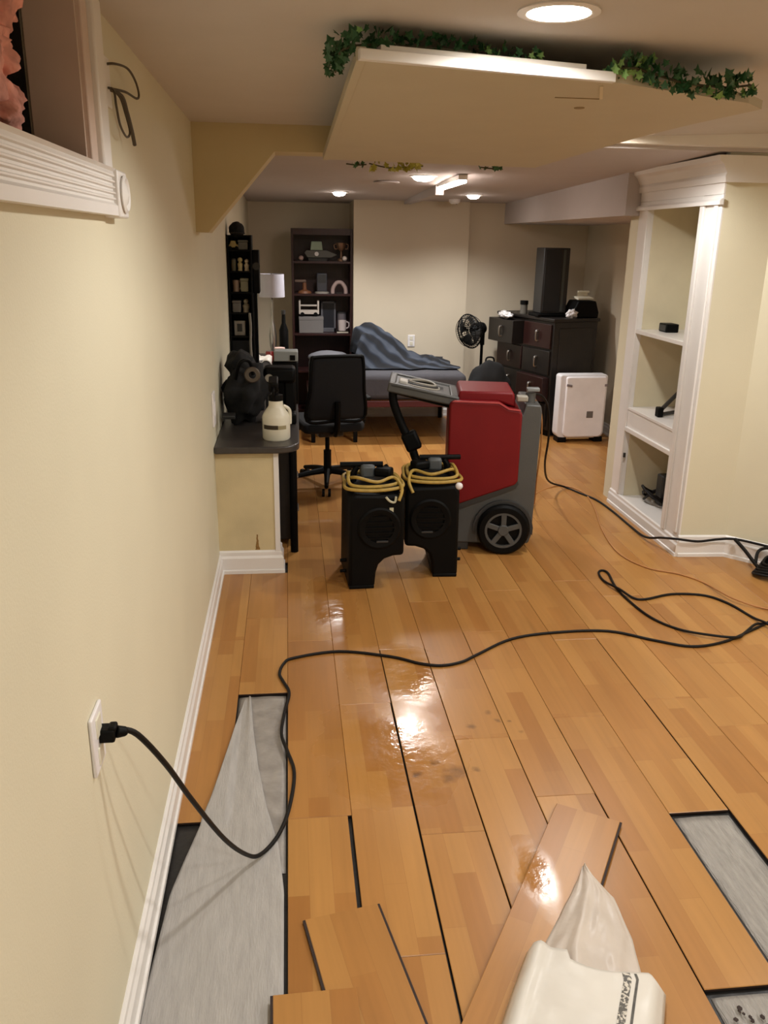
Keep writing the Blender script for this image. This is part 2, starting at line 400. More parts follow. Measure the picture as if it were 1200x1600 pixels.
base_run('baseboard_alcove', [(1.737, 8.42), (2.95, 8.42), (2.95, 5.5)], 0.10)

# ------------------------------------------------------------------ basement window, top left
win = struct(B().bx(XW - 0.34, XW, 1.83, 1.85, 1.83, 2.33).bx(XW - 0.34, XW, 0.93, 0.95, 1.83, 2.33).bx(XW - 0.34, XW, 0.93, 1.85, 1.815, 1.835)
             .bx(XW - 0.36, XW - 0.34, 0.93, 1.85, 1.81, 2.35).build('window_1', SUBF), 'small basement window opening stuffed with insulation')
def wpart(b, name, m, **k):
    for v in b.bm.verts: v.co -= win.location
    return b.build(name, m, win, **k)
wpart(B().bx(XW - 0.093, XW + 0.002, 1.822, 1.832, 1.838, 2.33), 'jamb', JAMB)
wpart(B().bx(XW - 0.01, XW + 0.012, 1.83, 1.862, 1.835, 2.16).bx(XW - 0.005, XW + 0.008, 1.862, 1.905, 1.835, 2.16), 'window_frame', JAMB, bevel=0.003)
wpart(B().bx(XW - 0.001, XW + 0.020, 1.905, 1.985, 1.833, 2.155), 'casing', WHITE, bevel=0.005)
# fluted sill casing
prof = [(XW - 0.002, 1.742), (XW + 0.030, 1.742), (XW + 0.030, 1.762)]
for q in range(5):
    z = 1.768 + q * 0.0115
    prof += [(XW + 0.022, z), (XW + 0.022, z + 0.004), (XW + 0.027, z + 0.006), (XW + 0.027, z + 0.009)]
prof += [(XW + 0.024, 1.830), (XW + 0.030, 1.836), (XW - 0.002, 1.838)]
wpart(B().prism(prof, 'y', 0.90, 1.955), 'fluted_sill', WHITE)
rb = B().bx(XW - 0.001, XW + 0.034, 1.955, 2.055, 1.738, 1.835)
ro = wpart(rb, 'rosette_block', WHITE, bevel=0.004)
b = B().lathe([(0.0, 0.0), (0.036, 0.0), (0.040, 0.006), (0.034, 0.010), (0.026, 0.004), (0.018, 0.010), (0.0, 0.014)], 20, (XW + 0.033, 2.005, 1.787), 'x')
for v in b.bm.verts: v.co -= win.location
b.build('rosette', WHITE, ro, smooth=True)
ins = B()
def fluff(v):
    return 0.28 * noise.noise(v * 2.6) + 0.15 * noise.noise(v * 6.1) + 0.05 * noise.noise(v * 13.0)
for q, (yy, zz, rr) in enumerate(((1.565, 1.905, 0.085), (1.545, 1.985, 0.085), (1.60, 2.085, 0.10), (1.45, 1.95, 0.13), (1.45, 2.08, 0.13), (1.22, 1.97, 0.14), (1.02, 1.96, 0.12), (1.22, 2.08, 0.12))):
    g = bmesh.ops.create_icosphere(ins.bm, subdivisions=5, radius=1.0)
    for v in g['verts']:
        k = 1 + fluff(v.co + Vector((q * 3.1, 0, 0)))
        v.co = Vector((v.co.x * 0.07 * k + XW - 0.115, v.co.y * rr * k + yy, v.co.z * rr * 0.8 * k + zz))
tag(ins.build('insulation_batt', PINK, smooth=True, angle=180), 'pink fluffy insulation stuffed into the basement window opening', 'insulation')

# bare wires poking from a wall box
t = thing('wall_wires', 'bare grey wires curling out of the left wall near the ceiling', 'wires', (XW, 2.08, 1.98))
B().bx(0, 0.006, -0.03, 0.03, -0.01, 0.09).build('box_cover', WHITE, t, bevel=0.002)
WIRE = mat('dark_wire', (70, 60, 46), 0.6)
B().tube([(0.0, 0.0, 0.075), (0.02, 0.02, 0.08), (0.03, 0.12, 0.088), (0.03, 0.22, 0.078), (0.03, 0.26, 0.055), (0.03, 0.22, 0.040), (0.025, 0.10, 0.036), (0.01, 0.02, 0.03), (0.0, 0.0, 0.03)], 0.0028, 6).build('wire', WIRE, t, smooth=True)
B().tube([(0.0, 0.0, 0.03), (0.02, -0.02, 0.02), (0.025, -0.03, -0.01), (0.025, 0.0, -0.045), (0.025, 0.07, -0.062), (0.025, 0.12, -0.045), (0.02, 0.10, -0.005), (0.02, 0.05, 0.018), (0.01, 0.01, 0.03)], 0.0026, 6).build('wire', WIRE, t, smooth=True)
B().tube([(0.0, 0.01, 0.03), (0.025, 0.04, 0.02), (0.03, 0.07, -0.01), (0.03, 0.12, -0.045), (0.03, 0.145, -0.072)], 0.0045, 6).build('wire', WIRE, t, smooth=True)

# outlet with plug
t = thing('wall_outlet', 'white outlet plate low on the left wall near the loose underlay', 'outlet', (XW, 1.455, 0.71))
B().bx(0, 0.008, -0.042, 0.042, 0, 0.125).build('cover_plate', OFFW, t, bevel=0.003)
B().bx(0.006, 0.011, -0.018, 0.018, 0.012, 0.05).bx(0.006, 0.011, -0.018, 0.018, 0.07, 0.112).build('socket', CREAMP, t, bevel=0.003)
t = thing('light_switch', 'white plate on the left wall just above the counter', 'outlet', (XW, 4.20, 0.80))
B().bx(0, 0.010, -0.05, 0.05, 0, 0.17).build('cover_plate', OFFW, t, bevel=0.003)
B().bx(0.008, 0.014, -0.015, 0.015, 0.05, 0.12).build('rocker', OFFW, t, bevel=0.002)
t = thing('wall_socket', 'small white outlet on the back wall above the blanket', 'outlet', (1.20, 8.33, 0.70))
B().bx(-0.035, 0.035, -0.008, 0, 0, 0.115).build('cover_plate', OFFW, t, bevel=0.003)
B().bx(-0.015, 0.015, -0.012, -0.006, 0.015, 0.05).bx(-0.015, 0.015, -0.012, -0.006, 0.065, 0.10).build('socket', CREAMP, t)

# ------------------------------------------------------------------ ceiling lights
EM = emat('lamp_glow', (255, 240, 216), 22.0)
EMB = emat('lamp_glow_cool', (255, 238, 224), 40.0)
def downlight(x, y, z, power, label, r=0.062, col=(1.0, 0.985, 0.95), em=EM, angle=168, blend=0.5, dome=0.0, group=None):
    t = thing('recessed_light', label, 'ceiling light', (x, y, z - 0.006), group=group)
    B().lathe([(r, 0.012), (r + 0.018, 0.010), (r + 0.020, 0.003), (r + 0.006, 0.0), (r, 0.002)], 32, ring=True).build('trim_ring', WHITE, t, smooth=True)
    B().lathe([(0.0, 0.008), (r, 0.008), (r, 0.0015), (r * 0.85, 0.0012 - dome * 0.55), (r * 0.5, 0.001 - dome * 0.9), (0.0, 0.0005 - dome)], 32).build('lens', em, t, smooth=True)
    ld = bpy.data.lights.new('lamp_light', 'SPOT'); ld.energy = power; ld.color = col; ld.shadow_soft_size = r * 0.9
    ld.spot_size = R(angle); ld.spot_blend = blend
    lo = bpy.data.objects.new('lamp_light', ld); COL.objects.link(lo); lo.parent = t; lo.location = (0, 0, -0.012 - dome)
    return t
downlight(0.565, 1.906, zcf(0.57), POWER_FRONT, 'large bright recessed light above the ivy-trimmed panel', 0.066)
downlight(1.62, 4.07, zcf(1.62), POWER_FRONT * 0.95, 'recessed light half hidden behind the right edge of the hanging panel', 0.06)
downlight(0.60, -0.35, zcf(0.6), POWER_HIDDEN * 0.8, 'recessed light behind the viewer on the left', 0.066)
downlight(2.45, 0.4, zcf(2.45), POWER_HIDDEN, 'recessed light behind the viewer on the right', 0.066)
downlight(2.35, 2.4, zcf(2.35), POWER_HIDDEN * 1.25, 'recessed light over the right of the front room', 0.066)
CW = (1.0, 0.985, 0.97)
downlight(0.435, 7.44, zcb(7.44), POWER_BACK, 'small recessed light in front of the dark bookcase', 0.055, CW, EMB, angle=140, blend=0.8, dome=0.028)
downlight(1.575, 7.44, zcb(7.44), POWER_BACK, 'small recessed light at the right above the bed', 0.055, CW, EMB, angle=140, blend=0.8, dome=0.028)
downlight(0.905, 5.90, zcb(5.9), POWER_BACK, 'recessed light just past the far edge of the hanging panel', 0.075, CW, EMB, angle=140, blend=0.8, dome=0.028)
t = thing('linear_light', 'slim glowing bar light on the back ceiling past the hanging panel', 'ceiling light', (1.13, 6.1, zcb(6.1) - 0.045))
B().bx(-0.03, 0.03, -0.42, 0.42, 0.018, 0.05).build('housing', WHITE, t, bevel=0.004)
B().bx(-0.026, 0.026, -0.41, 0.41, 0.0, 0.02).build('diffuser', EMB, t, bevel=0.006)
t = thing('smoke_detector', 'small white detector on the ceiling near the right-hand back light', 'detector', (1.52, 8.0, zcb(8.0) - 0.04))
B().lathe([(0.0, 0.0), (0.03, 0.0), (0.05, 0.015), (0.055, 0.042), (0.0, 0.044)], 20).build('housing', OFFW, t, smooth=True)
B().cyl((0.02, 0, -0.004), (0.02, 0, 0.004), 0.006).build('sensor', DGREY, t)
t = thing('ceiling_vent', 'round flat vent on the back ceiling past the hanging panel', 'vent', (0.71, 6.35, zcb(6.35) - 0.014))
B().lathe([(0.07, 0.016), (0.09, 0.012), (0.095, 0.004), (0.085, 0.0), (0.07, 0.002)], 24, ring=True).build('frame', CEILB, t, smooth=True)
for q in range(5):
    B().box((0, -0.05 + q * 0.025, 0.006), (2 * math.sqrt(0.075 ** 2 - (-0.05 + q * 0.025) ** 2), 0.014, 0.003), rx=R(25)).build('slat', CEILB, t)

# ------------------------------------------------------------------ hanging panel with ivy
PA = math.atan(0.0305)                                  # the panel dips slightly towards the back of the room
PO = Vector((0.65, 2.03, 2.075))
t = thing('ceiling_panel', 'large flat beige panel hung below the ceiling, ivy on its near edge', 'panel', PO)
t.rotation_euler = (-PA, 0, 0)
PAN = mat('panel_paint', (188, 178, 156), 0.7, bump=0.04, bscale=150, var=0.02)
pts = [(0.165, 2.03), (0.79, 2.158), (1.235, 2.345), (1.315, 2.42), (1.245, 2.68), (1.19, 2.97), (1.095, 3.90), (0.162, 3.80)]
B().prism([(x - PO.x, y - PO.y) for x, y in pts], 'z', 0.0, 0.022).build('board', PAN, t)
def strip(p, q, wdt, z0, z1, name, m, off=0.0):
    p = Vector((p[0], p[1], 0)) - Vector((PO.x, PO.y, 0)); q = Vector((q[0], q[1], 0)) - Vector((PO.x, PO.y, 0)); d = (q - p); L_ = d.length; d.normalize()
    c = (p + q) / 2 + Vector((d.y, -d.x, 0)) * off
    return B().box((c.x, c.y, (z0 + z1) / 2), (L_, wdt, z1 - z0), rz=math.atan2(d.y, d.x)).build(name, m, t, bevel=0.002)
strip((0.160, 2.026), (0.785, 2.155), 0.018, -0.003, 0.020, 'edge_moulding', WHITE, 0.004)
strip((0.21, 2.055), (0.715, 2.158), 0.02, 0.020, 0.036, 'upper_moulding', WHITE, -0.004)
strip((0.167, 2.03), (0.164, 3.80), 0.022, -0.003, 0.026, 'side_moulding', PAN, 0.0)
# raised inner step of the panel along the far edge and the access seams
SM = mat('panel_strip', (214, 200, 172), 0.7)
B().box((0.80 - PO.x, 2.275 - PO.y, 0.0), (0.008, 0.16, 0.005), rz=R(-20)).build('seam_strip', SM, t)
B().box((0.765 - PO.x, 2.358 - PO.y, 0.0), (0.12, 0.006, 0.003)).build('seam_line', mat('panel_seam_dark', (140, 118, 84), 0.8), t)
B().lathe([(0.0, -0.002), (0.014, -0.0015), (0.016, 0.001), (0.0, 0.002)], 16, (0.816 - PO.x, 2.49 - PO.y, 0.0)).build('screw_plug', mat('panel_seam_dark', (140, 118, 84)), t)
for hx, hy in ((0.35, 2.5), (0.95, 2.6), (0.35, 3.5), (0.95, 3.5)):
    B().cyl((hx - PO.x, hy - PO.y, 0.02), (hx - PO.x, hy - PO.y, zcf(hx) - PO.z + 0.035 * (hy - PO.y)), 0.006, n=8).build('hanger_rod', DGREY, t)

def leaf_mesh(m):
    bm = bmesh.new()
    half = [(0.0, 0.0), (0.55, -0.12), (0.42, 0.28), (0.78, 0.52), (0.34, 0.68), (0.0, 1.25)]
    c = [bm.verts.new((0, y, 0.06 * math.sin(y * 2.2))) for y in (0.0, 0.4, 1.25)]
    for s in (-1, 1):
        vs = [bm.verts.new((s * x, y, -0.16 * x * x - 0.05 * y)) for x, y in half[1:-1]]
        f = [c[0], vs[0], vs[1], c[1]]; g = [c[1], vs[1], vs[2], vs[3], c[2]]
        if s < 0: f.reverse(); g.reverse()
        bm.faces.new(f); bm.faces.new(g)
    me = bpy.data.meshes.new('leaf'); bm.to_mesh(me); bm.free(); me.materials.append(m)
    return me
LM = [leaf_mesh(LEAF), leaf_mesh(LEAF2), leaf_mesh(LEAF3)]
rnd = random.Random(3)
def garland(name, label, path, n, zj, size, mix, drop=0.0, jit=0.03, nbase=0.0):
    p0 = Vector(path[0])
    t = thing(name, label, 'ivy', p0)
    P = catmull(path, 10)
    B().tube([p - p0 for p in P[::3]], 0.003, 5, smooth=2).build('stem', STEM, t, smooth=True)
    for k in range(n):
        f = rnd.random() * (len(P) - 1); i = int(f); p = P[i].lerp(P[min(i + 1, len(P) - 1)], f - i)
        p = p + Vector((rnd.uniform(-jit, jit), rnd.uniform(-jit, jit), rnd.uniform(zj[0], zj[1])))
        p.z = min(p.z, zcf(p.x) - size)
        o = bpy.data.objects.new('leaf', LM[0 if rnd.random() < mix else 1]); COL.objects.link(o); o.parent = t
        o.location = p - p0
        o.rotation_euler = (R(rnd.uniform(30, 110)) + drop, R(rnd.uniform(-40, 40)), R(rnd.uniform(0, 360)))
        s = size * rnd.uniform(0.6, 1.15); o.scale = (s, s, s)
    return t
garland('ivy_garland', 'dark green ivy garland along the near left edge of the hanging panel', [(0.125, 2.30, 2.095), (0.120, 2.15, 2.09), (0.145, 2.06, 2.105), (0.28, 2.10, 2.118), (0.44, 2.135, 2.118)], 165, (-0.018, 0.03), 0.0175, 0.97, jit=0.022)
garland('ivy_garland', 'lighter green ivy sprigs at the middle of the hanging panel near edge', [(0.42, 2.14, 2.115), (0.52, 2.155, 2.112), (0.62, 2.175, 2.105)], 44, (-0.012, 0.026), 0.0165, 0.6, jit=0.02)
garland('ivy_garland', 'bushy bright ivy tuft spilling over the hanging panel edge past its moulding', [(0.785, 2.155, 2.10), (0.84, 2.165, 2.105), (0.885, 2.19, 2.10)], 60, (-0.028, 0.025), 0.0175, 0.5, jit=0.018)
garland('ivy_garland', 'dark ivy garland drooping from the right end of the hanging panel', [(0.885, 2.18, 2.10), (0.97, 2.20, 2.085), (1.06, 2.24, 2.085), (1.14, 2.28, 2.09), (1.225, 2.32, 2.105)], 140, (-0.03, 0.025), 0.019, 0.95, jit=0.02)
t = thing('vine_sprig', 'vine sprig with painted backlit yellow-green leaves under the far edge of the hanging panel', 'vine', (0.36, 3.93, 2.0))
B().tube([(0, 0, 0.02), (0.08, 0, 0.005), (0.16, 0.01, 0.008), (0.24, 0.0, 0.015)], 0.003, 5).build('stem', STEM, t, smooth=True)
for k in range(30):
    o = bpy.data.objects.new('leaf', LM[2]); COL.objects.link(o); o.parent = t
    o.location = (rnd.uniform(0.0, 0.25), rnd.uniform(-0.02, 0.02), rnd.uniform(-0.012, 0.02)); o.rotation_euler = (R(rnd.uniform(40, 120)), R(rnd.uniform(-40, 40)), R(rnd.uniform(0, 360)))
    s = rnd.uniform(0.016, 0.03); o.scale = (s, s, s)
for (vx, lab) in ((0.26, 'dark vine leaves under the far left edge of the hanging panel'), (0.86, 'dark vine leaves under the far right edge of the hanging panel')):
    t = thing('vine_sprig', lab, 'vine', (vx, 3.94, 2.005))
    B().tube([(0, 0, 0.012), (0.05, 0, 0.008), (0.09, 0.01, 0.012)], 0.003, 5).build('stem', STEM, t, smooth=True)
    for k in range(7):
        o = bpy.data.objects.new('leaf', LM[0]); COL.objects.link(o); o.parent = t
        o.location = (rnd.uniform(0.0, 0.09), rnd.uniform(-0.01, 0.01), rnd.uniform(0.0, 0.012)); o.rotation_euler = (R(rnd.uniform(40, 120)), R(rnd.uniform(-40, 40)), R(rnd.uniform(0, 360)))
        s = rnd.uniform(0.014, 0.022); o.scale = (s, s, s)

# ------------------------------------------------------------------ half wall, desk and things on it
WS = mat('stained_wall_paint', (206, 190, 150), 0.6, bump=0.06, bscale=150, var=0.10, vscale=5)
struct(B().bx(XW, -0.080, 4.20, 4.32, -0.014, 0.664).build('wall_half', WS), 'short cream wall end carrying the counter')
wh = bpy.data.objects['wall_half']; HO = wh.location
B().grid(lambda u, v: Vector((-0.19 + (u - 0.5) * (0.007 + 0.018 * (1 - v) ** 2) + 0.004 * noise.noise(Vector((v * 6, 0, 0))), 4.1990, 0.128 + v * 0.085)) - HO, 4, 10).build('water_stain', mat('brown_stain', (128, 96, 48), 0.6, var=0.35, vscale=60), wh)
hw = struct(B().bx(-0.095, -0.070, 4.192, 4.325, 0.0, 0.664).build('trim_5', WHITE), 'white corner trim on the short wall end')
base_run('baseboard_half', [(XW, 4.20), (-0.072, 4.20), (-0.072, 4.325)], 0.125, label='white baseboard around the short wall end')
desk = thing('desk', 'long charcoal-topped desk along the left wall with a rounded end', 'desk', (-0.18, 5.6, 0.0))
DO = Vector((-0.18, 5.6, 0))
ct = [(XW + 0.002, 4.14), (-0.10, 4.14)]
for q in range(9):
    a = R(-90 + q * 90 / 8); ct.append((-0.075 + 0.115 * math.cos(a), 4.255 + 0.115 * math.sin(a)))
ct += [(0.045, 4.9), (0.045, 7.8), (XW + 0.002, 7.8)]
B().prism([(x - DO.x, y - DO.y) for x, y in ct], 'z', 0.665, 0.70).build('counter_top', COUNT, desk, bevel=0.006)
du = B().bx(-0.37 - DO.x, -0.005 - DO.x, 4.62 - DO.y, 5.10 - DO.y, 0.03, 0.664).build('drawer_unit', ESPR, desk, bevel=0.004)
for q in range(3):
    dr = B().bx(-0.005 - DO.x, 0.012 - DO.x, 4.635 - DO.y, 5.085 - DO.y, 0.05 + q * 0.205, 0.24 + q * 0.205).build('drawer', ESPR, du, bevel=0.003)
    B().cyl((0.03 - DO.x, 4.80 - DO.y, 0.15 + q * 0.205), (0.03 - DO.x, 4.92 - DO.y, 0.15 + q * 0.205), 0.006, n=10).build('handle', CHROME, du)
B().bx(-0.37 - DO.x, 0.03 - DO.x, 7.70 - DO.y, 7.74 - DO.y, 0.0, 0.664).build('end_panel', ESPR, desk)
B().cyl((0.005 - DO.x, 4.50 - DO.y, 0), (0.005 - DO.x, 4.50 - DO.y, 0.664), 0.022, n=12).build('leg', BLACK, desk)

# spray jug
t = thing('spray_jug', 'white plastic sprayer jug with a black pump top at the counter end', 'sprayer', (-0.078, 4.33, 0.70))
B().lathe([(0.0, 0.0), (0.066, 0.0), (0.072, 0.008), (0.072, 0.118), (0.066, 0.135), (0.045, 0.165), (0.038, 0.175), (0.036, 0.205), (0.0, 0.205)], 32).build('jug', CREAMP, t, smooth=True)
def arc_patch(a0, a1, z0, z1, r):
    return lambda u, v: Vector((r * math.cos(R(a0 + (a1 - a0) * u)), r * math.sin(R(a0 + (a1 - a0) * u)), z0 + (z1 - z0) * v))
B().grid(arc_patch(-150, -82, 0.062, 0.084, 0.0728), 10, 1).build('label_print', mat('label_dark', (52, 40, 20), 0.6), t, smooth=True)
B().grid(arc_patch(-82, -45, 0.062, 0.082, 0.0728), 6, 1).build('label_print', mat('label_tan', (150, 138, 104), 0.6), t, smooth=True)
B().tube([(0.038, 0, 0.175), (0.068, 0, 0.155), (0.072, 0, 0.11), (0.071, 0, 0.08)], 0.009, 8).build('grip', CREAMP, t, smooth=True)
B().lathe([(0.0, 0.203), (0.037, 0.203), (0.037, 0.232), (0.016, 0.236), (0.016, 0.262), (0.0, 0.262)], 20).build('cap', BLACK, t, smooth=True)
B().box((-0.01, 0.02, 0.285), (0.05, 0.13, 0.05), rx=R(8)).build('pump_head', BLACK, t, bevel=0.008)
B().tube([(-0.01, -0.03, 0.28), (-0.01, -0.06, 0.262), (-0.012, -0.055, 0.23)], 0.008, 8).build('trigger', BLACK, t, smooth=True)

# black gear on the counter
t = thing('gear_bag', 'slumped black gear bag on the counter by the left wall', 'bag', (-0.25, 4.78, 0.70))
B().ball((0, 0, 0.17), (0.125, 0.20, 0.175), 4, 0.35, 2.2).build('bag_body', BLACKM, t, smooth=True, angle=180)
B().ball((-0.03, 0.03, 0.32), (0.075, 0.13, 0.085), 3, 0.35, 2.5).build('top_flap', BLACKM, t, smooth=True, angle=180)
B().tube([(-0.05, -0.14, 0.26), (-0.02, -0.19, 0.36), (0.03, -0.15, 0.36), (0.05, -0.12, 0.26)], 0.010, 8).build('handle', BLACK, t, smooth=True)
B().lathe([(0.020, 0.0), (0.038, 0.0), (0.044, 0.008), (0.038, 0.016), (0.020, 0.016)], 20, (0.045, -0.20, 0.295), 'y', True).build('ring', mat('dull_bronze', (92, 82, 72), 0.5, 0.4), t, smooth=True)
B().box((-0.09, -0.19, 0.07), (0.07, 0.05, 0.02), rx=R(15)).build('buckle', DGREY, t, bevel=0.004)
t = thing('black_machine', 'small black sewing-type machine standing behind the sprayer jug', 'machine', (-0.06, 4.78, 0.70))
B().bx(-0.08, 0.09, -0.10, 0.12, 0, 0.06).build('base', BLACK, t, bevel=0.01)
B().bx(0.02, 0.09, 0.0, 0.11, 0.05, 0.27).build('column', BLACK, t, bevel=0.015)
B().bx(-0.09, 0.09, -0.03, 0.11, 0.22, 0.31).build('arm', BLACK, t, bevel=0.02)
B().cyl((-0.06, -0.035, 0.255), (-0.06, -0.05, 0.255), 0.022).build('knob', CHROME, t)
B().cyl((-0.07, 0.03, 0.06), (-0.07, 0.03, 0.22), 0.012).build('needle_bar', DGREY, t)
t = thing('grey_gadget', 'small pale grey boxed gadget on the desk behind the black machine', 'gadget', (-0.04, 5.35, 0.70))
B().bx(-0.07, 0.09, -0.06, 0.06, 0.0, 0.27).build('stand', BLACK, t, bevel=0.01)
B().bx(-0.06, 0.09, -0.075, 0.06, 0.272, 0.335).build('case', mat('pale_grey', (150, 154, 152), 0.5), t, bevel=0.006)
B().bx(0.04, 0.072, -0.082, -0.072, 0.28, 0.312).build('lens', BLACK, t, bevel=0.003)
t = thing('orange_cup', 'orange and red tumbler on the desk near the bed', 'cup', (-0.085, 7.2, 0.70))
B().lathe([(0.0, 0.0), (0.034, 0.0), (0.042, 0.12), (0.038, 0.12), (0.032, 0.008), (0.0, 0.008)], 20).build('tumbler', mat('orange_plastic', (196, 100, 60), 0.4), t, smooth=True)
B().lathe([(0.040, 0.10), (0.044, 0.10), (0.044, 0.125), (0.0, 0.128)], 20).build('lid', mat('pale_pink', (222, 190, 180), 0.5), t, smooth=True)
t = thing('red_can', 'dark red can beside the orange tumbler', 'can', (-0.17, 7.2, 0.70))
B().lathe([(0.0, 0.0), (0.030, 0.0), (0.035, 0.008), (0.035, 0.085), (0.028, 0.095), (0.0, 0.095)], 20).build('can_body', mat('dark_red_can', (110, 22, 20), 0.35), t, smooth=True)
B().lathe([(0.0, 0.094), (0.027, 0.094), (0.028, 0.098), (0.0, 0.096)], 20).build('lid', CHROME, t, smooth=True)
t = thing('crumpled_paper', 'crumpled white paper at the desk edge behind the chair', 'paper', (0.0, 6.75, 0.70))
B().grid(lambda u, v: Vector((u * 0.10 - 0.05, v * 0.34 - 0.17, 0.012 + 0.03 * abs(noise.noise(Vector((u * 3, v * 4, 1.7)))))), 8, 12).build('sheet', PAPER, t, smooth=True, angle=180, solid=0.002)
t = thing('crumpled_paper', 'white papers piled on the far desk below the lamp', 'paper', (-0.23, 7.05, 0.70))
B().grid(lambda u, v: Vector((u * 0.16 - 0.08, v * 0.30 - 0.15, 0.09 + 0.05 * noise.noise(Vector((u * 3, v * 4, 5.7))) - 0.06 * u)), 8, 12).build('sheet', PAPER, t, smooth=True, angle=180, solid=0.002)
B().bx(-0.09, 0.06, -0.14, 0.14, 0.0, 0.05).build('stack', mat('grey_folder', (90, 86, 84), 0.7), t, bevel=0.004)

# table lamp
t = thing('table_lamp', 'table lamp with a pale drum shade on the far desk', 'lamp', (-0.145, 7.45, 0.70))
B().lathe([(0.0, 0.0), (0.055, 0.0), (0.055, 0.012), (0.02, 0.02), (0.012, 0.04), (0.012, 0.0401), (0.03, 0.12), (0.034, 0.20), (0.022, 0.28), (0.010, 0.34), (0.010, 0.50), (0.0, 0.50)], 20).build('base', CHROME, t, smooth=True)
B().lathe([(0.108, 0.525), (0.110, 0.525), (0.106, 0.715), (0.104, 0.715)], 32, ring=True).build('lamp_shade', SHADE, t, smooth=True)
B().cyl((0, 0, 0.50), (0, 0, 0.72), 0.004, n=8).bx(-0.104, 0.104, -0.003, 0.003, 0.70, 0.706).build('shade_support', DGREY, t)
t = thing('dark_bottle', 'dark bottle standing beside the table lamp', 'bottle', (-0.05, 7.5, 0.70))
B().lathe([(0.0, 0.0), (0.036, 0.0), (0.04, 0.01), (0.04, 0.24), (0.018, 0.30), (0.015, 0.38), (0.0, 0.38)], 20).build('bottle_body', BLACK, t, smooth=True)
B().lathe([(0.0, 0.375), (0.018, 0.375), (0.018, 0.41), (0.0, 0.41)], 16).build('cap', DGREY, t, smooth=True)

# tall display rack by the left wall, open towards the viewer
RO = Vector((-0.308, 5.72, 0.70))
t = thing('display_rack', 'tall black rack crowded with small collectibles by the left wall', 'rack', RO)
B().bx(-0.078, 0.078, 0.09, 0.10, 0.0, 1.02).build('back_panel', BLACK, t)
for xx in (-0.078, 0.066):
    B().bx(xx, xx + 0.012, -0.10, 0.09, 0.0, 1.02).build('upright', BLACK, t, bevel=0.002)
SHZ = (0.0, 0.38, 0.53, 0.66, 0.79, 0.92)
for z in SHZ + (1.01,):
    B().bx(-0.066, 0.066, -0.10, 0.09, z, z + 0.010).build('shelf', BLACK, t, bevel=0.002)
B().bx(-0.066, 0.066, -0.09, -0.08, 0.01, 0.36).build('cloth_front', BLACKM, t)
sp = thing('black_speaker', 'narrow black speaker fixed beside the upper part of the black rack', 'speaker', (-0.208, 5.74, 1.36))
B().bx(-0.021, 0.021, -0.09, 0.09, 0.0, 0.27).build('cabinet', BLACK, sp, bevel=0.005)
B().lathe([(0.0, 0.0), (0.02, 0.0), (0.024, -0.004), (0.0, -0.003)], 16, (0.003, -0.09, 0.17), 'y').build('driver', DGREY, sp, smooth=True)
B().bx(-0.018, 0.0, -0.05, 0.05, -0.66, 0.0).build('pole', BLACK, sp)
items = [
    ('photo_frame', 'pale photo frame low on the black rack', 'frame', -0.025, 0.39, 0.10, 0.095, (150, 142, 130)),
    ('toy_car', 'tan toy car on the black rack upper shelf', 'toy', -0.055, 0.93, 0.06, 0.055, (160, 142, 90)),
    ('tin_box', 'grey tin box on the black rack upper shelf', 'box', 0.035, 0.93, 0.085, 0.06, (96, 96, 92)),
    ('figurine', 'cream figurine on the middle of the black rack', 'figurine', 0.0, 0.80, 0.05, 0.085, (205, 190, 140)),
    ('figurine', 'white small figurine at the outer side of the black rack', 'figurine', 0.062, 0.80, 0.05, 0.075, (226, 216, 194)),
    ('mug', 'brownish mug on the black rack below the figurines', 'mug', -0.045, 0.67, 0.07, 0.08, (140, 116, 98)),
    ('card_box', 'olive grey card box beside the brownish mug on the black rack', 'box', 0.035, 0.67, 0.07, 0.085, (122, 118, 96)),
    ('cube_speaker', 'dull grey cube on the lower shelf of the black rack', 'speaker', -0.045, 0.54, 0.075, 0.075, (104, 98, 92)),
    ('shell_ornament', 'pale rounded ornament beside the grey cube on the black rack', 'ornament', 0.042, 0.54, 0.07, 0.085, (150, 140, 120)),
    ('olive_jar', 'olive jar at the left of the black rack beside the cream figurine', 'jar', -0.062, 0.80, 0.05, 0.075, (96, 90, 66)),
]
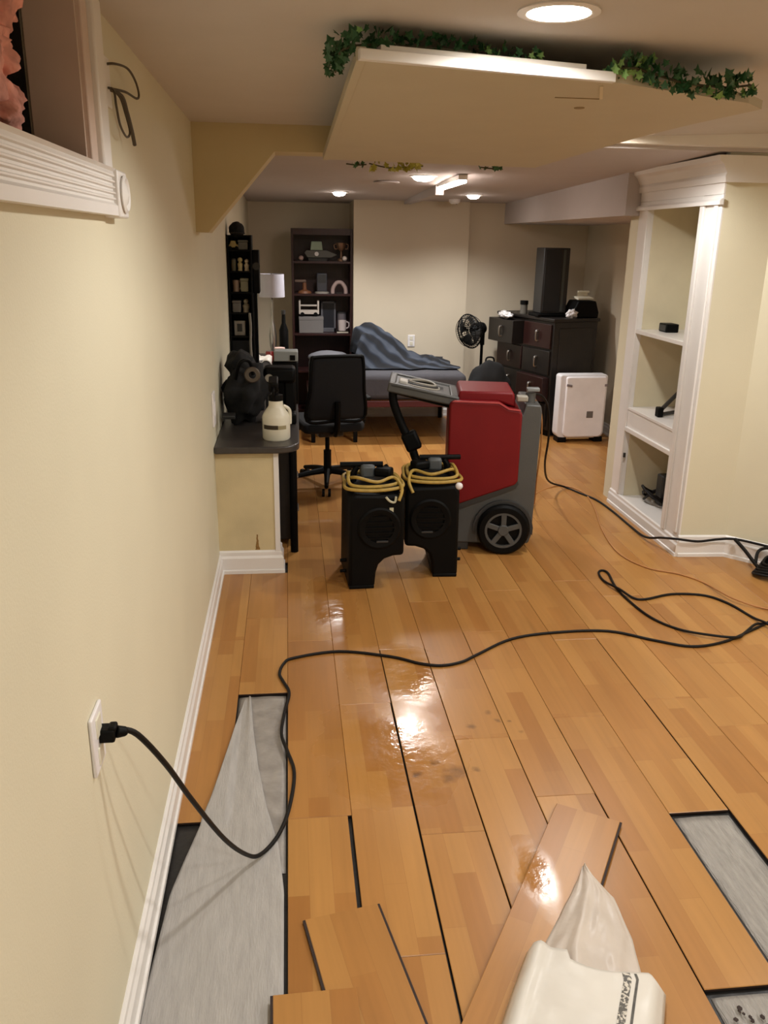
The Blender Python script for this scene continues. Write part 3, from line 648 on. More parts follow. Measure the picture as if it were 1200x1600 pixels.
for (nm, lab, cat, xx, z, wd, h, c) in items:
    xx *= 0.68; wd *= 0.72
    it = thing(nm, lab, cat, (RO.x + xx, RO.y - 0.045, RO.z + z))
    m = mat('item_%d_%d_%d' % c, c, 0.5)
    if cat == 'frame':
        B().bx(-wd / 2, wd / 2, -0.008, 0.008, 0, h).build('frame', m, it, bevel=0.003)
        B().bx(-wd / 2 + 0.02, wd / 2 - 0.02, -0.011, -0.007, 0.025, h - 0.02).build('picture', DGREY, it)
        B().bx(-0.01, 0.01, 0.008, 0.035, 0, 0.05).build('easel', DGREY, it)
    elif cat in ('figurine', 'ornament'):
        B().lathe([(0.0, 0), (wd * 0.45, 0), (wd * 0.36, 0.015), (wd * 0.48, h * 0.5), (wd * 0.22, h * 0.66), (0.0, h * 0.66)], 14).build('body', m, it, smooth=True)
        B().ball((0, 0, h * 0.80), h * 0.19, 2).build('head', m, it, smooth=True)
    elif cat in ('mug', 'jar'):
        B().lathe([(0.0, 0), (wd * 0.42, 0), (wd * 0.46, h * 0.9), (wd * 0.40, h * 0.9), (wd * 0.37, 0.008), (0.0, 0.008)], 18).build('body', m, it, smooth=True)
        if cat == 'mug': B().tube([(wd * 0.42, 0, h * 0.8), (wd * 0.68, 0, h * 0.7), (wd * 0.68, 0, h * 0.35), (wd * 0.4, 0, h * 0.2)], 0.004, 6).build('handle', m, it, smooth=True)
        else: B().lathe([(0, h * 0.9), (wd * 0.44, h * 0.9), (wd * 0.44, h), (0, h)], 18).build('lid', DGREY, it, smooth=True)
    elif cat == 'toy':
        B().prism([(-0.03, 0.012), (0.03, 0.012), (0.03, 0.03), (0.018, 0.034), (0.014, 0.055), (-0.016, 0.055), (-0.022, 0.034), (-0.03, 0.03)], 'y', -0.03, 0.03).build('body', m, it, bevel=0.003)
        for wy_ in (-0.03, 0.03):
            for wx_ in (-0.02, 0.02): B().cyl((wx_, wy_ - 0.004, 0.011), (wx_, wy_ + 0.004, 0.011), 0.011, n=12).build('wheel', BLACK, it)
    else:
        B().bx(-wd / 2, wd / 2, -0.03, 0.03, 0, h * 0.8).build('body', m, it, bevel=0.004)
        B().bx(-wd / 2 - 0.002, wd / 2 + 0.002, -0.032, 0.032, h * 0.8, h).build('lid', m, it, bevel=0.003)
t = thing('black_hat', 'dark cap lying on top of the black rack', 'hat', (-0.325, 5.72, 1.721))
B().ball((0, 0, 0.03), (0.05, 0.06, 0.05), 3, 0.15).build('crown', BLACKM, t, smooth=True)
B().ball((0.01, -0.085, 0.008), (0.05, 0.05, 0.008), 2).build('brim', BLACKM, t, smooth=True)
t = thing('hanging_strap', 'pale strap hanging down the right front of the black rack', 'strap', (-0.255, 5.60, 0.90))
B().tube([(0.0, 0.0, 0.34), (0.004, 0.0, 0.25), (0.0, 0.005, 0.14), (0.004, 0.0, 0.04), (0.0, 0.0, 0.02)], 0.008, 6).build('webbing', mat('pale_strap', (130, 124, 114), 0.8), t, smooth=True)
B().ball((0.0, 0.0, 0.0), (0.022, 0.014, 0.026), 2).build('pendant', mat('pale_pendant', (165, 157, 149), 0.5), t, smooth=True)

# ------------------------------------------------------------------ office chair
t = thing('office_chair', 'black mesh office chair with its back to the viewer at the desk', 'chair', (0.255, 5.86, 0), R(12))
for q in range(5):
    a = R(90 + 72 * q + 20); dx, dy = math.cos(a), math.sin(a)
    lg = B().tube([(0.03 * dx, 0.03 * dy, 0.11), (0.16 * dx, 0.16 * dy, 0.095), (0.30 * dx, 0.30 * dy, 0.068)], 0.02, 8, rs=(0.026, 0.014)).build('base_leg', BLACK, t, smooth=True)
    B().cyl((0.30 * dx - 0.012 * dy, 0.30 * dy + 0.012 * dx, 0.028), (0.30 * dx - 0.03 * dy, 0.30 * dy + 0.03 * dx, 0.028), 0.028, n=14).cyl((0.30 * dx + 0.012 * dy, 0.30 * dy - 0.012 * dx, 0.028), (0.30 * dx + 0.03 * dy, 0.30 * dy - 0.03 * dx, 0.028), 0.028, n=14).build('caster', BLACK, lg)
B().cyl((0, 0, 0.08), (0, 0, 0.26), 0.028).cyl((0, 0, 0.26), (0, 0, 0.40), 0.016).build('gas_column', BLACK, t)
B().box((0, 0, 0.405), (0.18, 0.24, 0.05)).build('tilt_mechanism', DGREY, t, bevel=0.01)
B().prism([(-0.22, -0.20), (-0.18, -0.23), (0.18, -0.23), (0.22, -0.20), (0.235, 0.18), (0.19, 0.24), (-0.19, 0.24), (-0.235, 0.18)], 'z', 0.43, 0.50).build('seat', BLACKM, t, bevel=0.025, seg=3)
def backf(u, v):
    x = (u - 0.5) * (0.40 - 0.05 * v); z = 0.53 + v * 0.43
    return Vector((x, -0.24 - 0.05 * math.sin(v * 2.0) + 0.25 * x * x, z))
B().grid(backf, 10, 12).build('mesh_back', mat('dark_chair_mesh', (18, 18, 21), 0.8, bump=0.6, bscale=700), t, smooth=True, angle=180, solid=0.006)
loop = [backf(0, 0), backf(0, 0.5), backf(0, 0.95), backf(0.08, 1.0), backf(0.5, 1.01), backf(0.92, 1.0), backf(1, 0.95), backf(1, 0.5), backf(1, 0), backf(0.5, -0.02)]
B().tube(loop, 0.013, 8, closed=True, smooth=5).build('back_frame', BLACK, t, smooth=True)
B().tube([(0, -0.10, 0.42), (0, -0.24, 0.43), (0, -0.28, 0.52), (0, -0.285, 0.66)], 0.022, 8).build('spine', BLACK, t, smooth=True)
for s in (-1, 1):
    B().tube([(s * 0.20, 0.0, 0.43), (s * 0.27, 0.0, 0.45), (s * 0.275, 0.0, 0.62)], 0.014, 8).build('arm_post', BLACK, t, smooth=True)
    B().box((s * 0.27, 0.03, 0.635), (0.07, 0.24, 0.03)).build('arm_pad', BLACK, t, bevel=0.012)

# ------------------------------------------------------------------ bed
t = thing('bed', 'low bed with grey sheeted mattress and dark red frame by the back wall', 'bed', (0.84, 7.75, 0))
B().bx(-0.66, 0.70, -0.57, 0.56, 0.37, 0.60).build('mattress', SHEET, t, bevel=0.05, seg=3)
FR = mat('dark_red_frame', (74, 18, 22), 0.5, var=0.1)
B().bx(-0.68, 0.71, -0.585, -0.555, 0.315, 0.37).build('side_rail', FR, t, bevel=0.005)
B().bx(-0.68, 0.71, 0.53, 0.56, 0.315, 0.37).build('side_rail', FR, t, bevel=0.005)
B().bx(-0.68, -0.65, -0.555, 0.53, 0.315, 0.37).build('end_rail', FR, t, bevel=0.005)
B().bx(0.68, 0.71, -0.555, 0.53, 0.315, 0.37).build('end_rail', FR, t, bevel=0.005)
for q in range(6): B().bx(-0.65, 0.68, -0.5 + q * 0.19, -0.44 + q * 0.19, 0.34, 0.365).build('slat', mat('pale_slat', (170, 130, 90), 0.6), t)
for lx in (-0.65, -0.28, 0.66):
    for ly in (-0.55, 0.5):
        B().bx(lx - 0.018, lx + 0.018, ly - 0.018, ly + 0.018, 0, 0.30).build('leg', BLACK, t, bevel=0.003)
# striped blanket heap
bl = bpy.data.materials.new('blue_striped_blanket'); bl.use_nodes = True; nt = bl.node_tree
wv = nt.nodes.new('ShaderNodeTexWave'); wv.inputs['Scale'].default_value = 2.4; wv.inputs['Distortion'].default_value = 7.0; wv.bands_direction = 'DIAGONAL'
tc = nt.nodes.new('ShaderNodeTexCoord'); nt.links.new(tc.outputs['UV'], wv.inputs[0]); nt.links.new(tc.outputs['Object'], wv.inputs[0])
cr = nt.nodes.new('ShaderNodeValToRGB'); nt.links.new(wv.outputs[0], cr.inputs[0])
cr.color_ramp.elements[0].position = 0.30; cr.color_ramp.elements[0].color = rgb(11, 14, 21)
cr.color_ramp.elements[1].position = 0.9; cr.color_ramp.elements[1].color = rgb(56, 62, 73)
e = cr.color_ramp.elements.new(0.6); e.color = rgb(25, 33, 46)
nt.links.new(cr.outputs[0], nt.nodes['Principled BSDF'].inputs[0]); nt.nodes['Principled BSDF'].inputs['Roughness'].default_value = 0.95
def blanket(u, v):
    x = 0.585 + u * 0.92; y = 7.42 + v * 0.80
    h = 0.02 + 0.30 * math.exp(-(abs(u - 0.13) / 0.21) ** 3 - (abs(v - 0.55) / 0.38) ** 3) + 0.17 * math.exp(-((u - 0.42) / 0.16) ** 2 - ((v - 0.55) / 0.3) ** 2)
    h += 0.05 * math.exp(-((u - 0.75) / 0.2) ** 2 - ((v - 0.5) / 0.3) ** 2)
    h += 0.075 * noise.noise(Vector((u * 5, v * 5, 0.3))) * min(1, 3.2 * h + 0.2) + 0.03 * noise.noise(Vector((u * 14, v * 7, 4.3)))
    edge = min(1, min(v, 1 - v) * 6, (1 - u) * 6, u * 25 + 0.3)
    return Vector((x + 0.05 * noise.noise(Vector((v * 4, u * 3, 9))), y + 0.07 * noise.noise(Vector((u * 5, v * 2, 2))), 0.605 + max(0.008, h * (0.12 + 0.88 * edge))))
tag(B().grid(blanket, 56, 44).build('blanket', bl, smooth=True, angle=180, solid=0.006), 'rumpled dark blue striped blanket heaped on the bed', 'blanket')
t = thing('pillow', 'flat grey cushion lying at the left end of the bed', 'cushion', (0.36, 7.85, 0.602))
B().ball((0, 0, 0.055), (0.19, 0.26, 0.055), 3, 0.12, 2).build('cushion_cover', mat('grey_cushion', (104, 104, 110), 0.9), t, smooth=True, angle=180)
B().tube([(0.18 * math.cos(a), 0.25 * math.sin(a), 0.055) for a in [R(20 * q) for q in range(18)]], 0.006, 6, closed=True, smooth=2).build('piping', DGREY, t, smooth=True)

# ------------------------------------------------------------------ bookcase
BKO = Vector((0.325, 8.55, 0))
t = thing('bookcase', 'tall dark cherry bookcase in the back left recess', 'bookcase', BKO)
hw_, dp = 0.295, 0.15
B().bx(-hw_, -hw_ + 0.022, -dp, dp, 0, 1.80).build('side_panel', CHERRY, t, bevel=0.002)
B().bx(hw_ - 0.022, hw_, -dp, dp, 0, 1.80).build('side_panel', CHERRY, t, bevel=0.002)
B().bx(-hw_ + 0.022, hw_ - 0.022, dp - 0.01, dp, 0, 1.80).build('back_panel', CHERRY, t)
B().bx(-hw_ + 0.022, hw_ - 0.022, -dp, dp - 0.01, 1.74, 1.80).build('top', CHERRY, t, bevel=0.002)
for z in (0.04, 0.43, 0.795, 1.175, 1.480):
    B().bx(-hw_ + 0.022, hw_ - 0.022, -dp + 0.004, dp - 0.01, z, z + 0.022).build('shelf', CHERRY, t, bevel=0.002)
B().bx(-hw_ + 0.022, hw_ - 0.022, -dp + 0.01, -dp + 0.025, 0.0, 0.04).build('plinth', CHERRY, t)
def bk(x, z, dy=-0.05): return (BKO.x + x, BKO.y + dy, z)
# top shelf
t = thing('model_boat', 'small pale green model boat on the bookcase top shelf', 'model', bk(-0.05, 1.502))
B().prism([(-0.06, 0.10), (0.06, 0.10), (0.05, 0.18), (-0.05, 0.18)], 'y', -0.03, 0.03).build('cabin', mat('pale_green', (150, 170, 152), 0.5), t, bevel=0.006)
B().prism([(-0.12, 0.075), (-0.09, 0.03), (0.14, 0.03), (0.20, 0.06), (0.10, 0.10), (-0.10, 0.10)], 'y', -0.035, 0.035).build('hull', mat('dark_steel', (88, 88, 84), 0.4), t, bevel=0.005)
B().bx(-0.08, 0.10, -0.02, 0.02, 0.0, 0.03).build('stand', ESPR, t)
B().cyl((0.0, -0.037, 0.065), (0.0, -0.055, 0.065), 0.02).build('headlamp', OFFW, t)
t = thing('trophy', 'small brass trophy cup at the right of the bookcase top shelf', 'trophy', bk(0.19, 1.502))
B().lathe([(0.0, 0), (0.035, 0), (0.035, 0.02), (0.012, 0.03), (0.010, 0.09), (0.04, 0.12), (0.05, 0.17), (0.045, 0.17), (0.0, 0.12)], 20).build('cup', mat('dull_brass', (150, 118, 96), 0.4, 0.6), t, smooth=True)
for s in (-1, 1): B().tube([(s * 0.045, 0, 0.16), (s * 0.07, 0, 0.15), (s * 0.06, 0, 0.115), (s * 0.035, 0, 0.115)], 0.004, 6).build('handle', mat('dull_brass', (150, 118, 96)), t, smooth=True)
for (x, c, lab) in ((0.22, (226, 214, 206), 'white ornament ball in front of the trophy'), (-0.20, (168, 140, 132), 'pinkish ornament ball at the left of the bookcase top shelf')):
    t = thing('ornament', lab, 'ornament', bk(x, 1.502, -0.11))
    B().ball((0, 0, 0.026), 0.024, 3).build('ball', mat('orn_%d' % c[1], c, 0.4), t, smooth=True)
    B().lathe([(0, 0), (0.016, 0), (0.014, 0.006), (0, 0.006)], 14).build('foot', DGREY, t)
# second shelf
t = thing('wood_figure', 'brown wooden figure on the left of the bookcase second shelf', 'figure', bk(-0.17, 1.197))
B().lathe([(0, 0), (0.07, 0), (0.06, 0.02), (0.02, 0.035), (0.018, 0.10), (0, 0.10)], 16).build('base', mat('brown_wood', (120, 76, 48), 0.5), t, smooth=True)
B().box((-0.04, 0, 0.115), (0.11, 0.03, 0.025)).build('arm', mat('tan_wood', (110, 88, 74), 0.5), t, bevel=0.005)
t = thing('dark_clock', 'dark clock on a pale foot in the middle of the bookcase second shelf', 'clock', bk(0.0, 1.197))
B().bx(-0.05, 0.05, -0.03, 0.03, 0.018, 0.19).build('case', mat('slate', (58, 58, 64), 0.4), t, bevel=0.008)
B().lathe([(0, 0), (0.07, 0), (0.07, 0.012), (0.05, 0.018), (0, 0.018)], 24).build('foot', mat('pale_stone', (150, 144, 134), 0.5), t, smooth=True)
B().bx(-0.038, 0.038, -0.033, -0.029, 0.10, 0.175).build('face', DGREY, t)
t = thing('arch_ornament', 'pale pink arched ornament on the right of the bookcase second shelf', 'ornament', bk(0.17, 1.197))
B().tube([(-0.065, 0, 0.0), (-0.06, 0, 0.05), (-0.03, 0, 0.095), (0.0, 0, 0.105), (0.03, 0, 0.095), (0.06, 0, 0.05), (0.065, 0, 0.0)], 0.02, 10).build('arch', mat('pale_pink_stone', (176, 152, 146), 0.6), t, smooth=True)
B().bx(-0.03, 0.03, -0.015, 0.015, 0.0, 0.012).build('base', ESPR, t)
# third shelf
t = thing('toy_truck', 'white boxy toy truck standing on a grey box on the third shelf', 'toy', bk(-0.13, 0.977))
B().bx(-0.10, 0.10, -0.04, 0.05, 0.02, 0.06).bx(-0.10, -0.082, -0.04, 0.05, 0.06, 0.155).bx(0.082, 0.10, -0.04, 0.05, 0.06, 0.155).bx(-0.10, 0.10, -0.02, 0.05, 0.095, 0.11).build('body', mat('toy_white', (196, 186, 176), 0.5), t, bevel=0.004)
for wx_ in (-0.065, 0.065): B().cyl((wx_, -0.05, 0.02), (wx_, 0.05, 0.02), 0.02, n=14).build('wheel', BLACK, t)
t = thing('grey_box', 'plain grey box under the white toy truck', 'box', bk(-0.10, 0.817))
B().bx(-0.13, 0.11, -0.06, 0.06, 0, 0.125).build('body', mat('box_grey', (116, 112, 110), 0.6), t, bevel=0.004)
B().bx(-0.132, 0.112, -0.062, 0.062, 0.125, 0.158).build('lid', mat('box_grey', (116, 112, 110)), t, bevel=0.004)
t = thing('picture_frame', 'grey framed picture in the middle of the bookcase third shelf', 'frame', bk(0.065, 0.817, 0.02))
B().bx(-0.075, -0.055, -0.01, 0.01, 0, 0.30).bx(0.055, 0.075, -0.01, 0.01, 0, 0.30).bx(-0.075, 0.075, -0.01, 0.01, 0.28, 0.30).bx(-0.075, 0.075, -0.01, 0.01, 0, 0.04).build('frame', mat('frame_grey', (92, 92, 98), 0.4), t, bevel=0.003)
B().bx(-0.056, 0.056, -0.004, 0.006, 0.038, 0.282).build('picture', mat('dark_blue_grey', (36, 38, 46), 0.3), t)
t = thing('white_mug', 'white mug on a dark book at the right of the third shelf', 'mug', bk(0.20, 0.837, -0.04))
B().lathe([(0, 0), (0.038, 0), (0.042, 0.10), (0.037, 0.10), (0.034, 0.008), (0, 0.008)], 20).build('body', mat('mug_white', (206, 192, 188), 0.4), t, smooth=True)
B().tube([(0.04, 0, 0.085), (0.064, 0, 0.075), (0.064, 0, 0.035), (0.038, 0, 0.02)], 0.006, 6).build('handle', mat('mug_white', (206, 192, 188)), t, smooth=True)
t = thing('book', 'dark book lying under the white mug', 'book', bk(0.20, 0.817, -0.02))
B().bx(-0.06, 0.06, -0.09, 0.07, 0.0, 0.003).bx(-0.06, 0.06, -0.09, 0.07, 0.016, 0.0195).bx(-0.06, -0.057, -0.09, 0.07, 0.0, 0.019).build('cover', ESPR, t)
B().bx(-0.056, 0.056, -0.086, 0.066, 0.003, 0.016).build('pages', CREAMP, t)
t = thing('grey_tin', 'grey tin standing behind the white mug', 'tin', bk(0.20, 0.837, 0.06))
B().cyl((0, 0, 0), (0, 0, 0.16), 0.045, n=20).build('body', mat('tin_grey', (110, 104, 108), 0.4), t)
B().lathe([(0, 0.16), (0.047, 0.16), (0.047, 0.175), (0, 0.178)], 20).build('lid', DGREY, t, smooth=True)

# ------------------------------------------------------------------ alcove: fan, bag, dresser, purifier
t = thing('pedestal_fan', 'black pedestal fan beside the bed with its head turned away', 'fan', (1.80, 7.82, 0))
B().lathe([(0, 0), (0.19, 0), (0.19, 0.012), (0.05, 0.035), (0.025, 0.06), (0, 0.06)], 28).build('base', BLACK, t, smooth=True)
B().cyl((0, 0, 0.05), (0, 0, 0.80), 0.014, n=12).build('pole', BLACK, t)
hd = B().lathe([(0.0, 0.0), (0.05, 0.0), (0.06, 0.03), (0.055, 0.12), (0.03, 0.15), (0.0, 0.15)], 20, (0, 0, 0), 'y').build('motor', BLACK, t, smooth=True)
hd.location = (0.0, -0.02, 0.94); hd.rotation_euler = (R(-8), 0, R(122))
for q in range(4):
    a = R(90 * q + 20)
    B().grid(lambda u, v: Vector((math.cos(a + 0.9 * (v - 0.5) * (0.5 + u)) * (0.03 + 0.105 * u), 0.175 + 0.03 * (v - 0.5), math.sin(a + 0.9 * (v - 0.5) * (0.5 + u)) * (0.03 + 0.105 * u))), 6, 6).build('blade', DGREY, hd, smooth=True, angle=180, solid=0.003)
gb = B()
for rr, yy in ((0.155, 0.175), (0.13, 0.125), (0.13, 0.225), (0.09, 0.112), (0.09, 0.235), (0.05, 0.105), (0.05, 0.24)):
    gb.tube([(rr * math.cos(R(20 * q)), yy, rr * math.sin(R(20 * q))) for q in range(18)], 0.003 if rr < 0.15 else 0.006, 5, closed=True, smooth=2)
for q in range(36):
    a = R(10 * q)
    for s in (-1, 1):
        gb.tube([(0.03 * math.cos(a), 0.175 + s * 0.07, 0.03 * math.sin(a)), (0.10 * math.cos(a), 0.175 + s * 0.062, 0.10 * math.sin(a)), (0.155 * math.cos(a), 0.175, 0.155 * math.sin(a))], 0.0028, 4, smooth=3)
gb.build('grille', BLACK, hd, smooth=True)
B().cyl((0, -0.01, 0.78), (0, -0.01, 0.92), 0.022, n=12).build('neck', BLACK, t)
t = thing('backpack', 'round black backpack on the floor in front of the fan', 'bag', (1.79, 7.42, 0))
B().ball((0, 0, 0.34), (0.22, 0.15, 0.35), 4, 0.14, 2.0).build('bag_body', BLACKM, t, smooth=True, angle=180)
B().ball((0, -0.10, 0.20), (0.15, 0.09, 0.15), 3, 0.12, 2.0).build('front_pocket', BLACKM, t, smooth=True, angle=180)
B().tube([(-0.04, 0, 0.65), (-0.03, 0, 0.71), (0.03, 0, 0.71), (0.04, 0, 0.65)], 0.008, 8).build('handle', BLACK, t, smooth=True)

DA = R(17.5)
t = thing('dresser', 'dark espresso dresser in the alcove with drawers facing the bed', 'dresser', (2.335, 7.33, 0), DA)
# local: x = depth to the right, y = along the front away from the viewer
B().bx(0.0, 0.47, 0.0, 0.94, 0.06, 1.035).build('carcass', ESPR, t, bevel=0.004)
B().bx(-0.015, 0.485, -0.015, 0.955, 1.035, 1.062).build('top', ESPR, t, bevel=0.004)
B().bx(0.02, 0.45, 0.02, 0.92, 0.0, 0.06).build('plinth', BLACK, t)
B().bx(0.06, 0.43, -0.006, 0.002, 0.12, 0.98).build('side_panel', ESPR, t, bevel=0.003)
REDW = mat('reddish_drawer_wood', (42, 20, 17), 0.4, var=0.2, vscale=4, stretch=(1.5, 20, 20))
for r_ in range(4):
    for c_ in range(2):
        z0 = 0.09 + r_ * 0.235; y0 = 0.025 + c_ * 0.455
        pull = 0.11 if (r_ == 3 and c_ == 1) else (0.05 if (r_ == 1 and c_ == 0) else 0.0)
        d = B().bx(-0.018 - pull, 0.002, y0, y0 + 0.435, z0, z0 + 0.215).build('drawer', REDW if (r_ + c_) % 2 else ESPR, t, bevel=0.004)
        B().tube([(-0.018 - pull, y0 + 0.19, z0 + 0.06), (-0.04 - pull, y0 + 0.195, z0 + 0.07), (-0.04 - pull, y0 + 0.195, z0 + 0.14), (-0.018 - pull, y0 + 0.19, z0 + 0.15)], 0.011, 8).build('handle', CHROME, d, smooth=True)
def dr(x, y, z=1.062):
    c, s = math.cos(DA), math.sin(DA)
    return (2.335 + x * c - y * s, 7.33 + x * s + y * c, z)
t = thing('white_cloth', 'crumpled white cloth on the half open top drawer of the dresser', 'cloth', dr(-0.075, 0.70, 1.012))
B().ball((0, 0, 0.032), (0.05, 0.16, 0.03), 3, 0.6, 3).build('bundle', OFFW, t, smooth=True, angle=180)
B().ball((0, 0.06, 0.05), (0.03, 0.07, 0.02), 2, 0.6, 3).build('fold', OFFW, t, smooth=True, angle=180)
t = thing('tower_speaker', 'tall black boxy tower standing on the dresser', 'speaker', dr(0.14, 0.30), DA - R(14))
B().bx(-0.15, 0.16, -0.12, 0.14, 0.0, 0.03).build('base', BLACK, t, bevel=0.006)
B().bx(-0.12, 0.125, -0.095, 0.115, 0.03, 0.60).build('cabinet', mat('charcoal_cabinet', (38, 37, 36), 0.5), t, bevel=0.008)
B().bx(-0.105, 0.05, -0.100, -0.094, 0.05, 0.585).build('front_grille', mat('grille_cloth', (34, 33, 32), 0.9), t, bevel=0.003)
B().bx(0.062, 0.085, -0.099, -0.094, 0.05, 0.585).build('trim_stripe', mat('grey_green_stripe', (62, 66, 62), 0.4), t)
t = thing('printer', 'black printer with paper on top at the right of the dresser', 'printer', dr(0.385, 0.12), DA - R(12))
B().prism([(-0.15, 0.0), (0.105, 0.0), (0.11, 0.05), (0.075, 0.15), (-0.095, 0.15), (-0.145, 0.05)], 'y', -0.10, 0.12).build('housing', BLACK, t, bevel=0.01)
B().box((-0.01, 0.0, 0.172), (0.15, 0.12, 0.018), rx=R(8)).build('paper_tray', CREAMP, t, bevel=0.003)
B().box((0.0, 0.03, 0.225), (0.11, 0.03, 0.014), rx=R(8)).bx(-0.05, 0.05, 0.04, 0.06, 0.15, 0.23).build('paper_stack', CREAMP, t, bevel=0.003)
t = thing('crushed_tissue', 'small crumpled white tissue beside the printer', 'tissue', dr(0.22, 0.06))
B().ball((0, 0, 0.035), (0.045, 0.03, 0.04), 3, 0.7, 3).build('paper', OFFW, t, smooth=True, angle=180)
B().ball((-0.03, 0, 0.018), (0.025, 0.02, 0.018), 2, 0.6, 3).build('fold', OFFW, t, smooth=True, angle=180)
t = thing('lidded_jar', 'small dark-lidded jar at the left of the tall black tower', 'jar', dr(0.06, 0.60))
B().cyl((0, 0, 0), (0, 0, 0.085), 0.034, n=18).build('body', mat('jar_grey', (96, 92, 84), 0.4), t)
B().cyl((0, 0, 0.085), (0, 0, 0.12), 0.038, n=18).build('lid', BLACK, t)

t = thing('air_purifier', 'white rounded air purifier standing on the floor by the dresser', 'purifier', (2.58, 7.17, 0), R(2))
pp = []
def rrect(x0, x1, z0, z1, r, rb=None):
    out = []; rb = rb or r
    for cx, cz, a0, rr in ((x1 - rb, z0 + rb, -90, rb), (x1 - r, z1 - r, 0, r), (x0 + r, z1 - r, 90, r), (x0 + rb, z0 + rb, 180, rb)):
        for q in range(5): a = R(a0 + q * 22.5); out.append((cx + rr * math.cos(a), cz + rr * math.sin(a)))
    return out
B().prism(rrect(-0.225, 0.215, 0.035, 0.605, 0.025, 0.055), 'y', -0.055, 0.07).build('housing', mat('purifier_shell', (226, 224, 226), 0.45), t, bevel=0.012, seg=3)
B().prism(rrect(-0.175, 0.195, 0.05, 0.590, 0.02, 0.05), 'y', -0.085, -0.05).build('front_cover', mat('purifier_front', (242, 240, 244), 0.4), t, bevel=0.012, seg=3)
B().bx(0.03, 0.09, -0.088, -0.082, 0.225, 0.285).build('badge', mat('badge_grey', (110, 104, 100), 0.4), t, bevel=0.003)
B().box((-0.15, -0.088, 0.515), (0.05, 0.01, 0.02), ry=R(10)).build('vent_slot', mat('slot_grey', (130, 122, 126), 0.5), t, bevel=0.003)
B().box((0.19, -0.083, 0.515), (0.03, 0.01, 0.02)).build('vent_slot', mat('slot_grey', (130, 122, 126)), t, bevel=0.003)
for fx in (-0.17, 0.17): B().bx(fx - 0.04, fx + 0.04, -0.06, 0.06, 0.0, 0.045).build('foot', BLACK, t, bevel=0.004)

# ------------------------------------------------------------------ built-in shelf unit on the right
BO = Vector((2.37, 4.8, 0))
t = thing('built_in_shelf', 'tall white built-in shelf unit with crown moulding on the right', 'shelf', BO)
def bi(x0, x1, y0, y1, z0, z1, name, m=WHITE, par=None, bevel=0.002):
    return B().bx(x0 - BO.x, x1 - BO.x, y0 - BO.y, y1 - BO.y, z0, z1).build(name, m, par or t, bevel=bevel)
X0, X1 = 2.19, 2.56
bi(X0, X0 + 0.03, 4.285, 4.50, 0.0, 1.95, 'near_stile')
bi(X0 - 0.012, X0 + 0.002, 4.31, 4.35, 0.13, 1.93, 'stile_bead', WHITE, None, 0.004)
bi(X0 - 0.014, X0 + 0.002, 4.455, 4.50, 0.10, 1.93, 'stile_bead', WHITE, None, 0.004)
bi(X0, X0 + 0.03, 5.18, 5.335, 0.0, 1.95, 'far_stile')
bi(X0 - 0.012, X0 + 0.002, 5.18, 5.215, 0.10, 1.93, 'stile_bead', WHITE, None, 0.004)
bi(X0, X0 + 0.03, 4.50, 5.18, 1.925, 1.951, 'header')
bi(X0, X0 + 0.035, 4.285, 5.335, 1.951, 2.06, 'frieze')
bi(X0, X0 + 0.022, 4.50, 5.18, 0.545, 0.675, 'middle_rail')
bi(X0, X0 + 0.022, 4.50, 5.18, 0.0, 0.095, 'bottom_rail')
bi(X0 - 0.012, X0 + 0.004, 4.50, 5.18, 0.535, 0.565, 'rail_bead', WHITE, None, 0.004)
bi(X0 - 0.008, X1 - 0.02, 4.50, 5.18, 1.165, 1.190, 'shelf_board')
bi(X0 - 0.004, X1 - 0.02, 4.50, 5.18, 0.676, 0.694, 'shelf_board')
bi(X0 + 0.022, X1 - 0.02, 4.50, 5.18, 0.075, 0.090, 'bottom_board')
IN = mat('cream_cabinet_inside', (214, 204, 176), 0.55)
bi(X1 - 0.02, X1, 4.40, 5.33, 0.0, 2.0, 'back_panel', IN)
bi(X0 + 0.03, X1 - 0.02, 4.475, 4.50, 0.0, 1.95, 'side_panel', IN)
bi(X0 + 0.03, X1 - 0.02, 5.18, 5.205, 0.0, 1.95, 'side_panel', IN)
bi(X0 + 0.03, X1 - 0.02, 4.50, 5.18, 1.925, 1.945, 'top_panel', IN)
cp = [(0, 0), (-0.012, 0.0), (-0.016, 0.03), (-0.012, 0.045), (-0.035, 0.085), (-0.055, 0.10), (-0.06, 0.125), (0.3, 0.125), (0.3, 0)]
B().prism([(X0 - BO.x + a, 2.005 + z) for a, z in cp], 'y', 4.255 - BO.y, 5.42 - BO.y).build('crown_moulding', WHITE, t)
B().prism([(X0 - BO.x + a, 1.90 + z) for a, z in ((0, 0), (-0.022, 0.0), (-0.022, 0.018), (-0.012, 0.03), (0, 0.03))], 'y', 4.272 - BO.y, 5.36 - BO.y).build('picture_moulding', WHITE, t)
B().prism([(X0 - BO.x - a, z) for a, z in base_profile(0.10, 0.016)], 'y', 4.266 - BO.y, 5.335 - BO.y).build('base_moulding', WHITE, t)
bi(X0 - 0.01, X0 + 0.005, 5.155, 5.165, 0.36, 0.39, 'hinge', DGREY, None, 0.001)
t = thing('small_black_box', 'small black box on the upper shelf of the white built-in', 'box', (2.33, 5.03, 1.191))
B().bx(-0.04, 0.04, -0.055, 0.055, 0, 0.05).build('case', BLACK, t, bevel=0.005)
B().bx(-0.043, -0.039, -0.045, 0.045, 0.008, 0.042).build('display', DGREY, t)
t = thing('folding_stand', 'black folding stand leaning on the lower built-in shelf', 'stand', (2.25, 4.85, 0.695))
B().box((0.0, 0.0, 0.03), (0.035, 0.05, 0.06)).build('foot', BLACK, t, bevel=0.006)
B().cyl((0.005, -0.01, 0.045), (0.22, 0.17, 0.15), 0.013, n=10).build('strut', DGREY, t)
